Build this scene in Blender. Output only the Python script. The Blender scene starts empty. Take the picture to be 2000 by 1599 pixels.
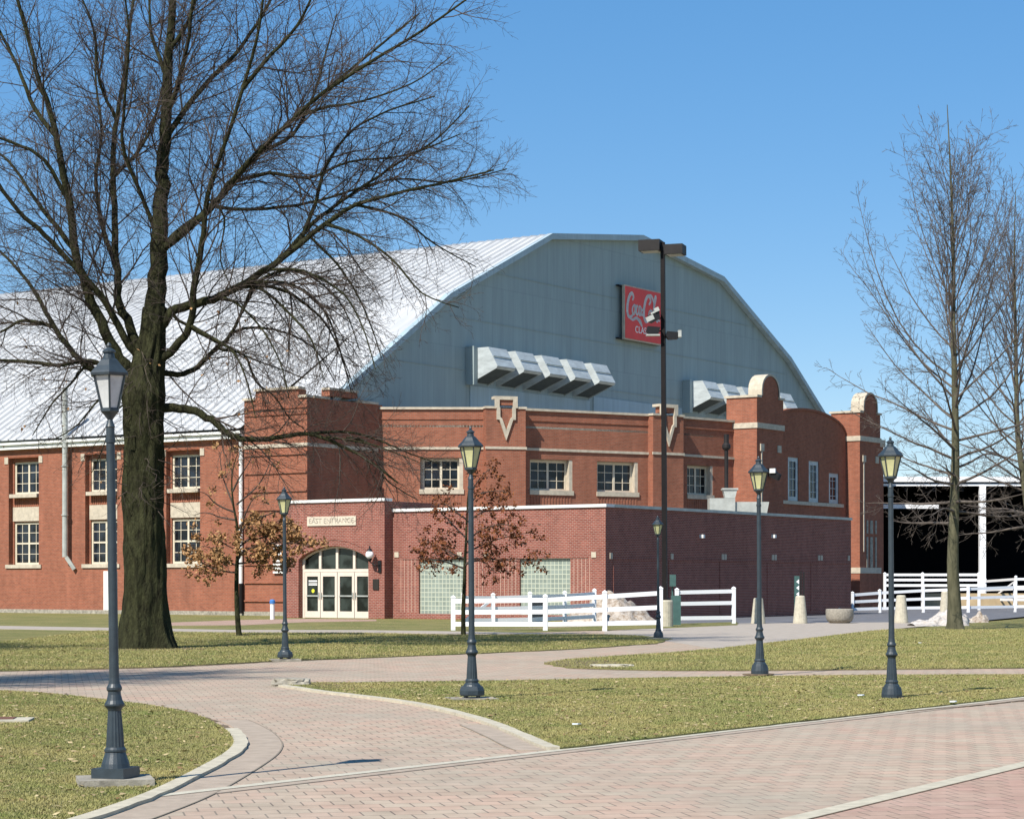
import bpy, bmesh, math, random
import numpy as np
from mathutils import Vector, Matrix, noise as mnoise
R = math.radians
random.seed(7); rng = np.random.default_rng(7)
S = bpy.context.scene; COL = S.collection

# ------------------------------------------------------------------ camera, sky, sun, exposure
F, CX, HY, EH = 4200.0, 1000.0, 1137.0, 1.65      # focal length / horizon of the photograph in its own pixels, eye height
cam = bpy.data.objects.new('camera', bpy.data.cameras.new('camera')); COL.objects.link(cam)
cam.location = (0, 0, EH); cam.rotation_euler = (R(90), 0, 0)
cam.data.sensor_width = 36; cam.data.lens = F/2000*36
cam.data.shift_y = (HY-799.5)/2000; cam.data.clip_end = 3000; cam.data.clip_start = .5
S.camera = cam
SUN_EL = 46
sd = Vector((.585*math.cos(R(SUN_EL)), .811*math.cos(R(SUN_EL)), -math.sin(R(SUN_EL))))
w = bpy.data.worlds.new("World"); S.world = w; w.use_nodes = True
nt = w.node_tree; bg = nt.nodes['Background']
sky = nt.nodes.new('ShaderNodeTexSky'); sky.sky_type = 'NISHITA'; sky.sun_disc = False
sky.sun_elevation = R(SUN_EL); sky.sun_rotation = math.atan2(-sd.x, -sd.y)
sky.air_density = 1.0; sky.dust_density = 0.0; sky.ozone_density = 3.0; sky.altitude = 2000
hs = nt.nodes.new('ShaderNodeHueSaturation'); hs.inputs['Saturation'].default_value = 1.88; hs.inputs['Value'].default_value = 2.85; hs.inputs['Hue'].default_value = .505
ga = nt.nodes.new('ShaderNodeGamma'); ga.inputs[1].default_value = .5
nt.links.new(sky.outputs[0], ga.inputs[0]); nt.links.new(ga.outputs[0], hs.inputs['Color']); nt.links.new(hs.outputs[0], bg.inputs[0]); bg.inputs[1].default_value = .085
sl = bpy.data.lights.new('sun', 'SUN'); sl.energy = 5.0; sl.angle = R(.5); sl.color = (1, .95, .87)
so = bpy.data.objects.new('sun', sl); COL.objects.link(so)
so.rotation_euler = sd.to_track_quat('-Z', 'Y').to_euler()
S.view_settings.view_transform = 'Standard'; S.view_settings.look = 'None'
S.view_settings.exposure = 0.46; S.view_settings.gamma = 1

# ------------------------------------------------------------------ ground and building frames
def G(x, y):
    Y = F*EH/(y-HY); return ((x-CX)/F*Y, Y)
def AT(x, y, Y): return Vector(((x-CX)/F*Y, Y, EH+(HY-y)/F*Y))
eA = Vector((.8247, -.5655)); eB = Vector((.5655, .8247)); OB = Vector((-10.4, 105.7))
ANG = math.atan2(eA.y, eA.x)
def loc(x, Y):                                   # a point seen in column x at depth Y -> building coordinates
    p = Vector(((x-CX)/F*Y, Y)) - OB; return (p.dot(eA), p.dot(eB))
def onp(x, y, P0, P1):                           # pixel ray met with the upright plane P0-P1 (building coordinates)
    d = Vector((P1[0]-P0[0], P1[1]-P0[1])).normalized(); n = Vector((-d.y, d.x))
    r = (x-CX)/F; rd = Vector((r*eA.x+eA.y, r*eB.x+eB.y)); o = Vector((-OB.dot(eA), -OB.dot(eB)))
    Y = (Vector(P0)-o).dot(n)/rd.dot(n)
    q = o+rd*Y
    return ((q-Vector(P0)).dot(d), EH+(HY-y)/F*Y)
def onb(x, y, b):
    return onp(x, y, (0, b), (1, b))
def ona(x, y, a):
    return onp(x, y, (a, 0), (a, 1))

# ------------------------------------------------------------------ materials
def newmat(n):
    m = bpy.data.materials.new(n); m.use_nodes = True
    return m, m.node_tree, m.node_tree.nodes['Principled BSDF']
def nn(t, ty, **k):
    n = t.nodes.new(ty)
    for a, v in k.items(): setattr(n, a, v)
    return n
def mixc(t, fac, a, b, mode='MIX'):
    m = nn(t, 'ShaderNodeMix', data_type='RGBA', blend_type=mode)
    for s, v in ((0, fac), (6, a), (7, b)):
        if hasattr(v, 'is_linked') or hasattr(v, 'links'): t.links.new(v, m.inputs[s])
        else: m.inputs[s].default_value = v if s == 0 else (*v, 1) if len(v) == 3 else v
    return m.outputs[2]
def noi(t, scale, detail=4, rough=.6, co=None, dist=0):
    n = nn(t, 'ShaderNodeTexNoise'); n.inputs['Scale'].default_value = scale
    n.inputs['Detail'].default_value = detail; n.inputs['Roughness'].default_value = rough; n.inputs['Distortion'].default_value = dist
    if co is None: co = nn(t, 'ShaderNodeTexCoord').outputs['Object']
    t.links.new(co, n.inputs['Vector']); return n.outputs[0]
def ramp(t, v, a, b):
    m = nn(t, 'ShaderNodeMapRange'); m.inputs[1].default_value = a; m.inputs[2].default_value = b
    t.links.new(v, m.inputs[0]); return m.outputs[0]
def bump(t, p, h, st=.3, d=.02):
    b = nn(t, 'ShaderNodeBump'); b.inputs['Strength'].default_value = st; b.inputs['Distance'].default_value = d
    t.links.new(h, b.inputs['Height']); t.links.new(b.outputs[0], p.inputs['Normal'])
def plain(n, c, rough=.6, metal=0, var=.12, sc=3, bmp=.1, spec=.3, c2=None, stretch=None, bd=.02, bs=6):
    m, t, p = newmat(n)
    co = None
    if stretch:
        mp = nn(t, 'ShaderNodeMapping'); mp.inputs['Scale'].default_value = stretch
        t.links.new(nn(t, 'ShaderNodeTexCoord').outputs['Object'], mp.inputs[0]); co = mp.outputs[0]
    f = noi(t, sc, 6, .65, co)
    lo = c2 or tuple(x*(1-var*1.6) for x in c); hi = tuple(min(1, x*(1+var)) for x in c)
    t.links.new(mixc(t, ramp(t, f, .3, .7), lo, hi), p.inputs['Base Color'])
    p.inputs['Roughness'].default_value = rough; p.inputs['Metallic'].default_value = metal
    p.inputs['Specular IOR Level'].default_value = spec
    if bmp: bump(t, p, noi(t, sc*bs, 4, .7, co), bmp, bd)
    return m
def brickmat(n, c1, c2, mortar, bw=.215, bh=.075, ms=.012, big=.25, rough=.85, stain=(.12, .07, .05), offs=.5, bm=.5):
    m, t, p = newmat(n)
    uv = nn(t, 'ShaderNodeUVMap'); uv.uv_map = 'UVMap'
    b = nn(t, 'ShaderNodeTexBrick'); t.links.new(uv.outputs[0], b.inputs['Vector']); b.offset = offs
    for k, v in (('Scale', 1), ('Mortar Size', ms), ('Brick Width', bw), ('Row Height', bh), ('Mortar Smooth', .1), ('Bias', 0)): b.inputs[k].default_value = v
    b.inputs['Color1'].default_value = (*c1, 1); b.inputs['Color2'].default_value = (*c2, 1); b.inputs['Mortar'].default_value = (*mortar, 1)
    f = noi(t, .35, 6, .7); f2 = noi(t, 3.0, 5, .7)
    c = mixc(t, ramp(t, f, .35, .75), b.outputs[0], stain, 'MIX')
    mx = nn(t, 'ShaderNodeMix', data_type='RGBA'); 
    k = nn(t, 'ShaderNodeMath', operation='MULTIPLY'); t.links.new(ramp(t, f, .42, .72), k.inputs[0]); k.inputs[1].default_value = big
    t.links.new(k.outputs[0], mx.inputs[0]); t.links.new(b.outputs[0], mx.inputs[6]); mx.inputs[7].default_value = (*stain, 1)
    k2 = nn(t, 'ShaderNodeMapRange'); k2.inputs[1].default_value = .25; k2.inputs[2].default_value = .75; k2.inputs[3].default_value = .86; k2.inputs[4].default_value = 1.12
    mp = nn(t, 'ShaderNodeMapping'); mp.inputs['Scale'].default_value = (1, 1, .12); t.links.new(nn(t, 'ShaderNodeTexCoord').outputs['Object'], mp.inputs[0])
    f3 = noi(t, 1.4, 5, .7, mp.outputs[0]); ad = nn(t, 'ShaderNodeMath', operation='MULTIPLY_ADD'); ad.inputs[1].default_value = .5; t.links.new(f2, ad.inputs[0]); h5 = nn(t, 'ShaderNodeMath', operation='MULTIPLY'); h5.inputs[1].default_value = .5; t.links.new(f3, h5.inputs[0]); t.links.new(h5.outputs[0], ad.inputs[2])
    k2.inputs[1].default_value = .34; k2.inputs[2].default_value = .66; k2.inputs[3].default_value = .8; k2.inputs[4].default_value = 1.18
    t.links.new(ad.outputs[0], k2.inputs[0])
    hv = nn(t, 'ShaderNodeHueSaturation'); t.links.new(k2.outputs[0], hv.inputs['Value']); t.links.new(mx.outputs[2], hv.inputs['Color'])
    t.links.new(hv.outputs[0], p.inputs['Base Color']); p.inputs['Roughness'].default_value = rough; p.inputs['Specular IOR Level'].default_value = .04
    inv = nn(t, 'ShaderNodeMath', operation='SUBTRACT'); inv.inputs[0].default_value = 1; t.links.new(b.outputs[1], inv.inputs[1])
    bump(t, p, inv.outputs[0], bm, .01)
    return m
M = {}
M['brick'] = brickmat('red_brick', (.355, .118, .066), (.27, .086, .050), (.27, .155, .11))
M['brick_new'] = brickmat('annex_brick', (.29, .085, .06), (.20, .055, .042), (.33, .205, .165), ms=.014, big=.12)
M['paver'] = brickmat('pavers', (.46, .325, .245), (.42, .345, .26), (.19, .155, .125), bw=.225, bh=.26, ms=.007, big=.75, stain=(.32, .285, .225), bm=.3)
M['paver_red'] = brickmat('red_pavers', (.43, .275, .215), (.385, .27, .205), (.18, .14, .11), bw=.225, bh=.26, ms=.007, big=.3, stain=(.38, .32, .26), bm=.3)
M['border'] = plain('paver_border', (.39, .315, .24), .85, var=.12, sc=5)
M['stone'] = plain('limestone', (.50, .435, .335), .85, var=.15, sc=4)
M['mortar'] = plain('pale_mortar', (.46, .30, .23), .9)
M['stone_dark'] = plain('weathered_stone', (.33, .30, .24), .9, var=.3, sc=6, bmp=.4)
M['white'] = plain('white_trim', (.74, .74, .70), .5, var=.05, sc=2)
M['pvc'] = plain('white_fence_plastic', (.86, .86, .86), .4, var=.02, sc=2, bmp=0)
M['cream'] = plain('cream_window_paint', (.62, .55, .42), .5, var=.06, sc=4)
M['doorframe'] = plain('pale_door_metal', (.68, .58, .485), .45, var=.05, sc=4)
M['conc'] = plain('concrete', (.50, .455, .35), .9, var=.14, sc=9, bmp=.3)
M['planter'] = plain('aggregate_concrete', (.30, .27, .22), .95, var=.2, sc=14)
M['kerb'] = plain('kerb_concrete', (.50, .45, .34), .9, var=.14, sc=6, bmp=.3)
M['flush'] = plain('flush_kerb_concrete', (.50, .46, .36), .9, var=.12, sc=8, bmp=.3)
M['asphalt'] = plain('asphalt', (.15, .15, .16), .9, var=.2, sc=1.2, bmp=.2)
M['cpath'] = plain('pale_path', (.39, .335, .275), .9, var=.1, sc=3)
M['lampmetal'] = plain('lamp_paint', (.030, .042, .050), .45, var=.15, sc=12, spec=.5)
M['black'] = plain('black_metal', (.012, .012, .013), .5, var=.2, sc=6)
M['bronze'] = plain('bronze_pole', (.008, .006, .006), .6, var=.25, sc=2, spec=.2)
M['bronzehead'] = plain('bronze_head', (.018, .015, .014), .6, var=.2, sc=2)
M['green_metal'] = plain('green_metal', (.06, .12, .11), .5, var=.15, sc=5)
M['hood'] = plain('hood_metal', (.46, .50, .50), .5, var=.16, sc=1.2, metal=.15, stretch=(1, 1, 3))
M['hood_shade'] = plain('painted_hood_shade', (.07, .085, .09), .8)  # shade inside the hoods, put into a dark colour
M['name_stone'] = plain('pale_name_stone', (.60, .52, .41), .8, var=.08)
M['galv'] = plain('galvanised', (.45, .46, .42), .5, var=.15, sc=2, metal=.2)
M['signred'] = plain('sign_red', (.78, .04, .03), .4, var=.06, sc=2)
M['signwhite'] = plain('sign_white', (.88, .86, .84), .5, var=.03, sc=2, bmp=0)
M['dark'] = plain('painted_stand_shade', (.006, .006, .007), 1, var=.1, sc=1, bmp=0, spec=0)  # shade under the stand roof painted into near-black surfaces
M['blue'] = plain('blue_cap', (.05, .18, .45), .5, var=.05)
M['yellow'] = plain('yellow_sticker', (.7, .7, .05), .5, var=.02)
M['red'] = plain('red_plastic', (.6, .04, .05), .4, var=.05)
M['bodypaint'] = plain('dark_bin', (.02, .025, .03), .5)
M['sand'] = plain('sandy_block', (.45, .34, .2), .9, var=.15, sc=1)
M['bark'] = plain('oak_bark', (.058, .060, .029), .95, c2=(.014, .013, .009), sc=8, bmp=1, stretch=(1, 1, .33), spec=.05, bd=.09, bs=2.2)
M['twig'] = plain('twig_bark', (.10, .08, .066), .9, c2=(.045, .034, .029), sc=1.5, bmp=0, spec=.1)
M['bark_grey'] = plain('grey_bark', (.13, .12, .075), .95, c2=(.05, .05, .03), sc=5, bmp=.8, stretch=(1, 1, .3), spec=.1)
M['twig_grey'] = plain('grey_twig', (.14, .118, .10), .9, c2=(.07, .056, .048), sc=1.5, bmp=0, spec=.1)
M['plaque'] = plain('bronze_plaque', (.03, .025, .02), .4)
M['litter'] = plain('white_litter', (.75, .8, .85), .6)

def leafmat(n, a, b):
    m, t, p = newmat(n)
    g = nn(t, 'ShaderNodeNewGeometry')
    t.links.new(mixc(t, g.outputs['Random Per Island'], a, b), p.inputs['Base Color'])
    p.inputs['Roughness'].default_value = .8; p.inputs['Specular IOR Level'].default_value = .1
    return m
M['leaf_gold'] = leafmat('golden_brown_leaf', (.22, .11, .045), (.44, .26, .12))
M['leaf_russet'] = leafmat('russet_leaf', (.09, .032, .018), (.26, .10, .04))
M['leaf_fallen'] = leafmat('fallen_leaf', (.16, .09, .04), (.50, .40, .22))
def grassmat(n, blade):
    m, t, p = newmat(n)
    co = nn(t, 'ShaderNodeNewGeometry')
    pos = co.outputs['Position']
    a = ramp(t, noi(t, .55, 5, .65, pos), .40, .62); b = ramp(t, noi(t, 3.2, 5, .7, pos), .35, .7)
    c = mixc(t, a, (.165, .195, .058), (.325, .285, .11))
    c = mixc(t, b, c, (.265, .225, .10))
    if blade:
        mx = nn(t, 'ShaderNodeMapRange'); t.links.new(co.outputs['Random Per Island'], mx.inputs[0]); mx.inputs[3].default_value = 1.0; mx.inputs[4].default_value = 1.35
        hv = nn(t, 'ShaderNodeHueSaturation'); t.links.new(mx.outputs[0], hv.inputs['Value']); t.links.new(c, hv.inputs['Color']); c = hv.outputs[0]
        k = nn(t, 'ShaderNodeMath', operation='GREATER_THAN'); t.links.new(co.outputs['Random Per Island'], k.inputs[0]); k.inputs[1].default_value = .94
        c = mixc(t, k.outputs[0], c, (.42, .37, .19))
    else:
        f = ramp(t, noi(t, 28, 3, .8, pos), .3, .7)
        hv = nn(t, 'ShaderNodeHueSaturation'); mx = nn(t, 'ShaderNodeMapRange'); t.links.new(f, mx.inputs[0]); mx.inputs[3].default_value = .6; mx.inputs[4].default_value = 1.25
        t.links.new(mx.outputs[0], hv.inputs['Value']); t.links.new(c, hv.inputs['Color']); c = hv.outputs[0]
        bump(t, p, noi(t, 22, 4, .8, pos), .9, .06)
    t.links.new(c, p.inputs['Base Color']); p.inputs['Roughness'].default_value = .9; p.inputs['Specular IOR Level'].default_value = .1
    return m
M['grass'] = grassmat('lawn_grass', False); M['blade'] = grassmat('grass_blades', True)
M['joint'] = plain('mossy_joint', (.24, .20, .15), .95)
M['soil'] = plain('bare_soil', (.17, .125, .08), .95, var=.3, sc=8, bmp=.5)

def roofmat():
    m, t, p = newmat('white_metal_roof')
    mp = nn(t, 'ShaderNodeMapping'); mp.inputs['Scale'].default_value = (1.4, .25, .25)
    t.links.new(nn(t, 'ShaderNodeTexCoord').outputs['Object'], mp.inputs[0])
    f = noi(t, 1.2, 6, .7, mp.outputs[0])
    t.links.new(mixc(t, ramp(t, f, .3, .7), (.40, .405, .405), (.545, .545, .535)), p.inputs['Base Color'])
    p.inputs['Roughness'].default_value = .5; p.inputs['Specular IOR Level'].default_value = .3
    return m
M['roof'] = roofmat()
def sidingmat(n, c, sc=3.3):
    m, t, p = newmat(n)
    uv = nn(t, 'ShaderNodeUVMap'); uv.uv_map = 'UVMap'
    wv = nn(t, 'ShaderNodeTexWave'); wv.bands_direction = 'X'; wv.inputs['Scale'].default_value = sc; t.links.new(uv.outputs[0], wv.inputs['Vector'])
    b = nn(t, 'ShaderNodeTexBrick'); t.links.new(uv.outputs[0], b.inputs['Vector']); b.offset = .5
    for k, v in (('Scale', 1), ('Mortar Size', .03), ('Brick Width', 1.0), ('Row Height', 3.6), ('Mortar Smooth', .3), ('Bias', 0)): b.inputs[k].default_value = v
    b.inputs['Color1'].default_value = (*[x*1.02 for x in c], 1); b.inputs['Color2'].default_value = (*[x*.98 for x in c], 1); b.inputs['Mortar'].default_value = (*[x*.88 for x in c], 1)
    mp = nn(t, 'ShaderNodeMapping'); mp.inputs['Scale'].default_value = (1.5, 1.5, .12)
    t.links.new(nn(t, 'ShaderNodeTexCoord').outputs['Object'], mp.inputs[0])
    f = noi(t, 1.3, 6, .7, mp.outputs[0])
    k2 = nn(t, 'ShaderNodeMapRange'); k2.inputs[1].default_value = .25; k2.inputs[2].default_value = .75; k2.inputs[3].default_value = .82; k2.inputs[4].default_value = 1.14
    t.links.new(f, k2.inputs[0])
    hv = nn(t, 'ShaderNodeHueSaturation'); t.links.new(k2.outputs[0], hv.inputs['Value']); t.links.new(b.outputs[0], hv.inputs['Color'])
    t.links.new(hv.outputs[0], p.inputs['Base Color']); p.inputs['Roughness'].default_value = .55
    bump(t, p, wv.outputs[1], .22, .03)
    return m
M['siding'] = sidingmat('slate_blue_siding', (.275, .335, .335))
M['siding_pale'] = sidingmat('pale_blue_siding', (.34, .43, .47))
def glassmat(n, c, rough=.06, spec=.5, lines=None):
    m, t, p = newmat(n)
    f = noi(t, 1.3, 2, .5)
    t.links.new(mixc(t, ramp(t, f, .42, .58), tuple(x*.25 for x in c), c), p.inputs['Base Color'])
    p.inputs['Roughness'].default_value = rough; p.inputs['Specular IOR Level'].default_value = spec
    bump(t, p, noi(t, 1.5, 1), .05, .05)
    return m
M['glass'] = glassmat('dark_window_glass', (.02, .026, .036), .08, .35)
M['doorglass'] = glassmat('dark_door_glass', (.035, .045, .04), .1, .35)
M['lampglass'] = plain('frosted_yellow_glass', (.55, .53, .27), .35, var=.18, sc=5, bmp=0, spec=.5)
M['lampglass_backlit'] = plain('painted_backlit_glass', (.54, .55, .54), .3, var=.18, sc=5, bmp=0, spec=.5)  # lamp glass whitened for the bright roof seen through it
M['globe'] = plain('white_globe', (.85, .85, .85), .2, var=.02, bmp=0)
def blockmat():
    m, t, p = newmat('green_glass_block')
    uv = nn(t, 'ShaderNodeUVMap'); uv.uv_map = 'UVMap'
    b = nn(t, 'ShaderNodeTexBrick'); t.links.new(uv.outputs[0], b.inputs['Vector']); b.offset = 0
    for k, v in (('Scale', 1), ('Mortar Size', .022), ('Brick Width', .2), ('Row Height', .2), ('Mortar Smooth', .4), ('Bias', 0)): b.inputs[k].default_value = v
    b.inputs['Color1'].default_value = (.205, .24, .205, 1); b.inputs['Color2'].default_value = (.27, .31, .265, 1); b.inputs['Mortar'].default_value = (.47, .49, .385, 1)
    t.links.new(b.outputs[0], p.inputs['Base Color']); p.inputs['Roughness'].default_value = .2
    bump(t, p, b.outputs[1], .4, .02)
    return m
M['glassblock'] = blockmat()
def snowmat():
    m, t, p = newmat('dirty_snow')
    f = ramp(t, noi(t, 5, 6, .75), .42, .62)
    t.links.new(mixc(t, f, (.50, .44, .37), (.25, .18, .12)), p.inputs['Base Color']); p.inputs['Roughness'].default_value = .8
    bump(t, p, noi(t, 14, 5, .8), .8, .05)
    return m
M['snow'] = snowmat()
M['snow_clean'] = plain('melting_snow', (.52, .49, .46), .7, c2=(.34, .29, .24), sc=5, bmp=.5)

# ------------------------------------------------------------------ mesh builder
class MB:
    def __init__(s, M0=None): s.v = []; s.f = []; s.M = M0 or Matrix()
    def add(s, vs, fs):
        n = len(s.v); s.v += [s.M @ Vector(p) for p in vs]; s.f += [[i+n for i in f] for f in fs]
    def box(s, x0, x1, y0, y1, z0, z1):
        s.add([(x0, y0, z0), (x1, y0, z0), (x1, y1, z0), (x0, y1, z0), (x0, y0, z1), (x1, y0, z1), (x1, y1, z1), (x0, y1, z1)],
              [(0, 3, 2, 1), (4, 5, 6, 7), (0, 1, 5, 4), (1, 2, 6, 5), (2, 3, 7, 6), (3, 0, 4, 7)])
    def quad(s, a, b, c, d): s.add([a, b, c, d], [(0, 1, 2, 3)])
    def prism(s, pts, y0, y1):                    # outline in local x,z pushed through y (outline runs anticlockwise seen from -y)
        n = len(pts)
        s.add([(x, y0, z) for x, z in pts]+[(x, y1, z) for x, z in pts],
              [list(range(n)), list(range(2*n-1, n-1, -1))]+[(i, n+i, n+(i+1) % n, (i+1) % n) for i in range(n)])
    def slab(s, pts, z0, z1):                     # outline in x,y extruded up
        a = sum(pts[i][0]*pts[(i+1) % len(pts)][1]-pts[(i+1) % len(pts)][0]*pts[i][1] for i in range(len(pts)))
        if a < 0: pts = pts[::-1]
        n = len(pts)
        s.add([(x, y, z0) for x, y in pts]+[(x, y, z1) for x, y in pts],
              [list(range(n, 2*n))]+[(i, (i+1) % n, n+(i+1) % n, n+i) for i in range(n)])
    def lathe(s, prof, n=16, c=(0, 0), rot=0, cap=True):
        vs = []; fs = []
        for r, z in prof:
            for k in range(n):
                t = 2*math.pi*k/n+rot; vs.append((c[0]+r*math.cos(t), c[1]+r*math.sin(t), z))
        for j in range(len(prof)-1):
            for k in range(n):
                k2 = (k+1) % n; fs.append((j*n+k, j*n+k2, (j+1)*n+k2, (j+1)*n+k))
        if cap:
            fs.append(list(range(n))[::-1]); fs.append([(len(prof)-1)*n+k for k in range(n)])
        s.add(vs, fs)
    def tube(s, pts, rad, n=8):
        pts = [Vector(p) for p in pts]; vs = []; fs = []
        if not hasattr(rad, '__len__'): rad = [rad]*len(pts)
        up = Vector((.3, .2, 1)) if abs((pts[-1]-pts[0]).normalized().z) < .9 else Vector((1, .1, 0))
        for i, p in enumerate(pts):
            d = (pts[min(i+1, len(pts)-1)]-pts[max(i-1, 0)]).normalized()
            x = d.cross(up).normalized(); y = d.cross(x)
            for k in range(n):
                t = 2*math.pi*k/n; vs.append(p+(x*math.cos(t)+y*math.sin(t))*rad[i])
        for j in range(len(pts)-1):
            for k in range(n):
                k2 = (k+1) % n; fs.append((j*n+k, (j+1)*n+k, (j+1)*n+k2, j*n+k2))
        fs.append(list(range(n))); fs.append([(len(pts)-1)*n+k for k in range(n)][::-1])
        s.add(vs, fs)
    def bar(s, p, q, w, h):                       # straight bar with rectangular section
        p = Vector(p); q = Vector(q); d = (q-p).normalized()
        up = Vector((0, 0, 1)) if abs(d.z) < .95 else Vector((0, 1, 0))
        x = d.cross(up).normalized()*w/2; y = x.cross(d).normalized()*h/2
        s.add([p-x-y, p+x-y, p+x+y, p-x+y, q-x-y, q+x-y, q+x+y, q-x+y],
              [(0, 1, 2, 3), (7, 6, 5, 4), (0, 4, 5, 1), (1, 5, 6, 2), (2, 6, 7, 3), (3, 7, 4, 0)])
    def wall(s, u0, u1, z0, z1, holes=(), depth=.25, y=0):
        us = sorted({u0, u1, *[h[0] for h in holes], *[h[1] for h in holes]}); zs = sorted({z0, z1, *[h[2] for h in holes], *[h[3] for h in holes]})
        us = [u for u in us if u0 <= u <= u1]; zs = [z for z in zs if z0 <= z <= z1]
        for i in range(len(us)-1):
            for j in range(len(zs)-1):
                cu = (us[i]+us[i+1])/2; cz = (zs[j]+zs[j+1])/2
                if any(h[0] < cu < h[1] and h[2] < cz < h[3] for h in holes): continue
                s.quad((us[i], y, zs[j]), (us[i+1], y, zs[j]), (us[i+1], y, zs[j+1]), (us[i], y, zs[j+1]))
        for a, b, c, d in [h[:4] for h in holes]:
            s.quad((a, y, c), (a, y, d), (a, y+depth, d), (a, y+depth, c)); s.quad((b, y, d), (b, y, c), (b, y+depth, c), (b, y+depth, d))
            s.quad((b, y, c), (a, y, c), (a, y+depth, c), (b, y+depth, c)); s.quad((a, y, d), (b, y, d), (b, y+depth, d), (a, y+depth, d))
    def build(s, name, mats, parent=None, smooth=False, uvd=None):
        me = bpy.data.meshes.new(name); me.from_pydata([tuple(p) for p in s.v], [], s.f)
        me.materials.append(mats); me.update()
        uv = me.uv_layers.new(name='UVMap')
        for p in me.polygons:
            n = p.normal
            if abs(n.z) < .75:
                t = Vector((-n.y, n.x, 0)).normalized()
                for li in p.loop_indices:
                    c = me.vertices[me.loops[li].vertex_index].co; uv.data[li].uv = (c.dot(t), c.z)
            else:
                for li in p.loop_indices:
                    c = me.vertices[me.loops[li].vertex_index].co
                    uv.data[li].uv = (c.x, c.y) if uvd is None else (c.x*uvd[0]+c.y*uvd[1], -c.x*uvd[1]+c.y*uvd[0])
        if smooth:
            for p in me.polygons: p.use_smooth = True
        if name in ('brick_course', 'arch_course', 'seam') and mats.name in LAST and parent is B:   # raised courses belong to the wall's own mesh
            w_ = LAST[mats.name]; bm = bmesh.new(); bm.from_mesh(w_.data); bm.from_mesh(me); bm.to_mesh(w_.data); bm.free(); bpy.data.meshes.remove(me); return w_
        o = bpy.data.objects.new(name, me); COL.objects.link(o)
        if name in ('wall', 'entrance_wall', 'gable_wall'): LAST[mats.name] = o
        if parent: o.parent = parent
        return o
LAST = {}; B = None
def build_split(m, name, mat, parent=None):     # one object for every box in the builder
    n = len(m.v)//8
    for i in range(n):
        k = MB(); k.v = m.v[i*8:i*8+8]; k.f = [[v-i*8 for v in f] for f in m.f[i*6:i*6+6]]; k.build(name, mat, parent)
def tag(o, label=None, cat=None, group=None, kind=None):
    if label: o['label'] = label
    if cat: o['category'] = cat
    if group: o['group'] = group
    if kind: o['kind'] = kind
    return o
def thing(name, label, cat, p=(0, 0, 0), rz=0, group=None):
    o = bpy.data.objects.new(name, None); COL.objects.link(o); o.location = p; o.rotation_euler = (0, 0, rz)
    o.empty_display_size = .3
    return tag(o, label, cat, group)
def FR(P0, P1=None, ang=None, z=0):
    if P1 is not None: ang = math.atan2(P1[1]-P0[1], P1[0]-P0[0])
    return Matrix.Translation((P0[0], P0[1], z)) @ Matrix.Rotation(ang, 4, 'Z')
def copy_tree(o, parent=None):
    kids = list(o.children); c = o.copy(); COL.objects.link(c); c.parent = parent
    for ch in kids: copy_tree(ch, c)
    return c
def textmesh(txt, size, ext=.01):
    cu = bpy.data.curves.new('t', 'FONT'); cu.body = txt; cu.size = size; cu.extrude = ext; cu.align_x = 'CENTER'; cu.align_y = 'CENTER'
    o = bpy.data.objects.new('t', cu); COL.objects.link(o); bpy.context.view_layer.update()
    me = bpy.data.meshes.new_from_object(o.evaluated_get(bpy.context.evaluated_depsgraph_get()))
    vs = [v.co.copy() for v in me.vertices]; fs = [list(p.vertices) for p in me.polygons]
    bpy.data.objects.remove(o); bpy.data.meshes.remove(me); bpy.data.curves.remove(cu)
    return vs, fs

# ------------------------------------------------------------------ the setting: ground, paving, lawns, asphalt
def PG(px): return [G(*p) for p in px]
mb = MB(); mb.quad((-600, -60, 0), (600, -60, 0), (600, 1200, 0), (-600, 1200, 0)); tag(mb.build('ground', M['grass']), kind='structure')
pd = Vector((math.cos(R(12)), math.sin(R(12))))
mb = MB(); mb.quad((-45, 2, .004), (60, 2, .004), (60, 87, .004), (-45, 87, .004))
tag(mb.build('paving', M['paver'], uvd=pd), kind='structure')
mb = MB(); q = PG([(905, 1221), (1180, 1219), (1440, 1217), (2150, 1217)]); q += [(75, 165), (-3, 165)]
mb.slab(q, .004, .010); tag(mb.build('parking_lot', M['asphalt']), kind='structure')
# redder paving beyond the second flush kerb
K2 = [G(1540, 1599), G(2000, 1490)]
d2 = (Vector(K2[1])-Vector(K2[0])).normalized()
mb = MB(); a = Vector(K2[0])-d2*14; b = Vector(K2[1])+d2*30; nrm = Vector((d2.y, -d2.x))
mb.slab([tuple(a), tuple(b), tuple(b+nrm*30), tuple(a+nrm*30)], .004, .009); tag(mb.build('red_paving', M['paver_red'], uvd=pd), kind='structure')

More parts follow.
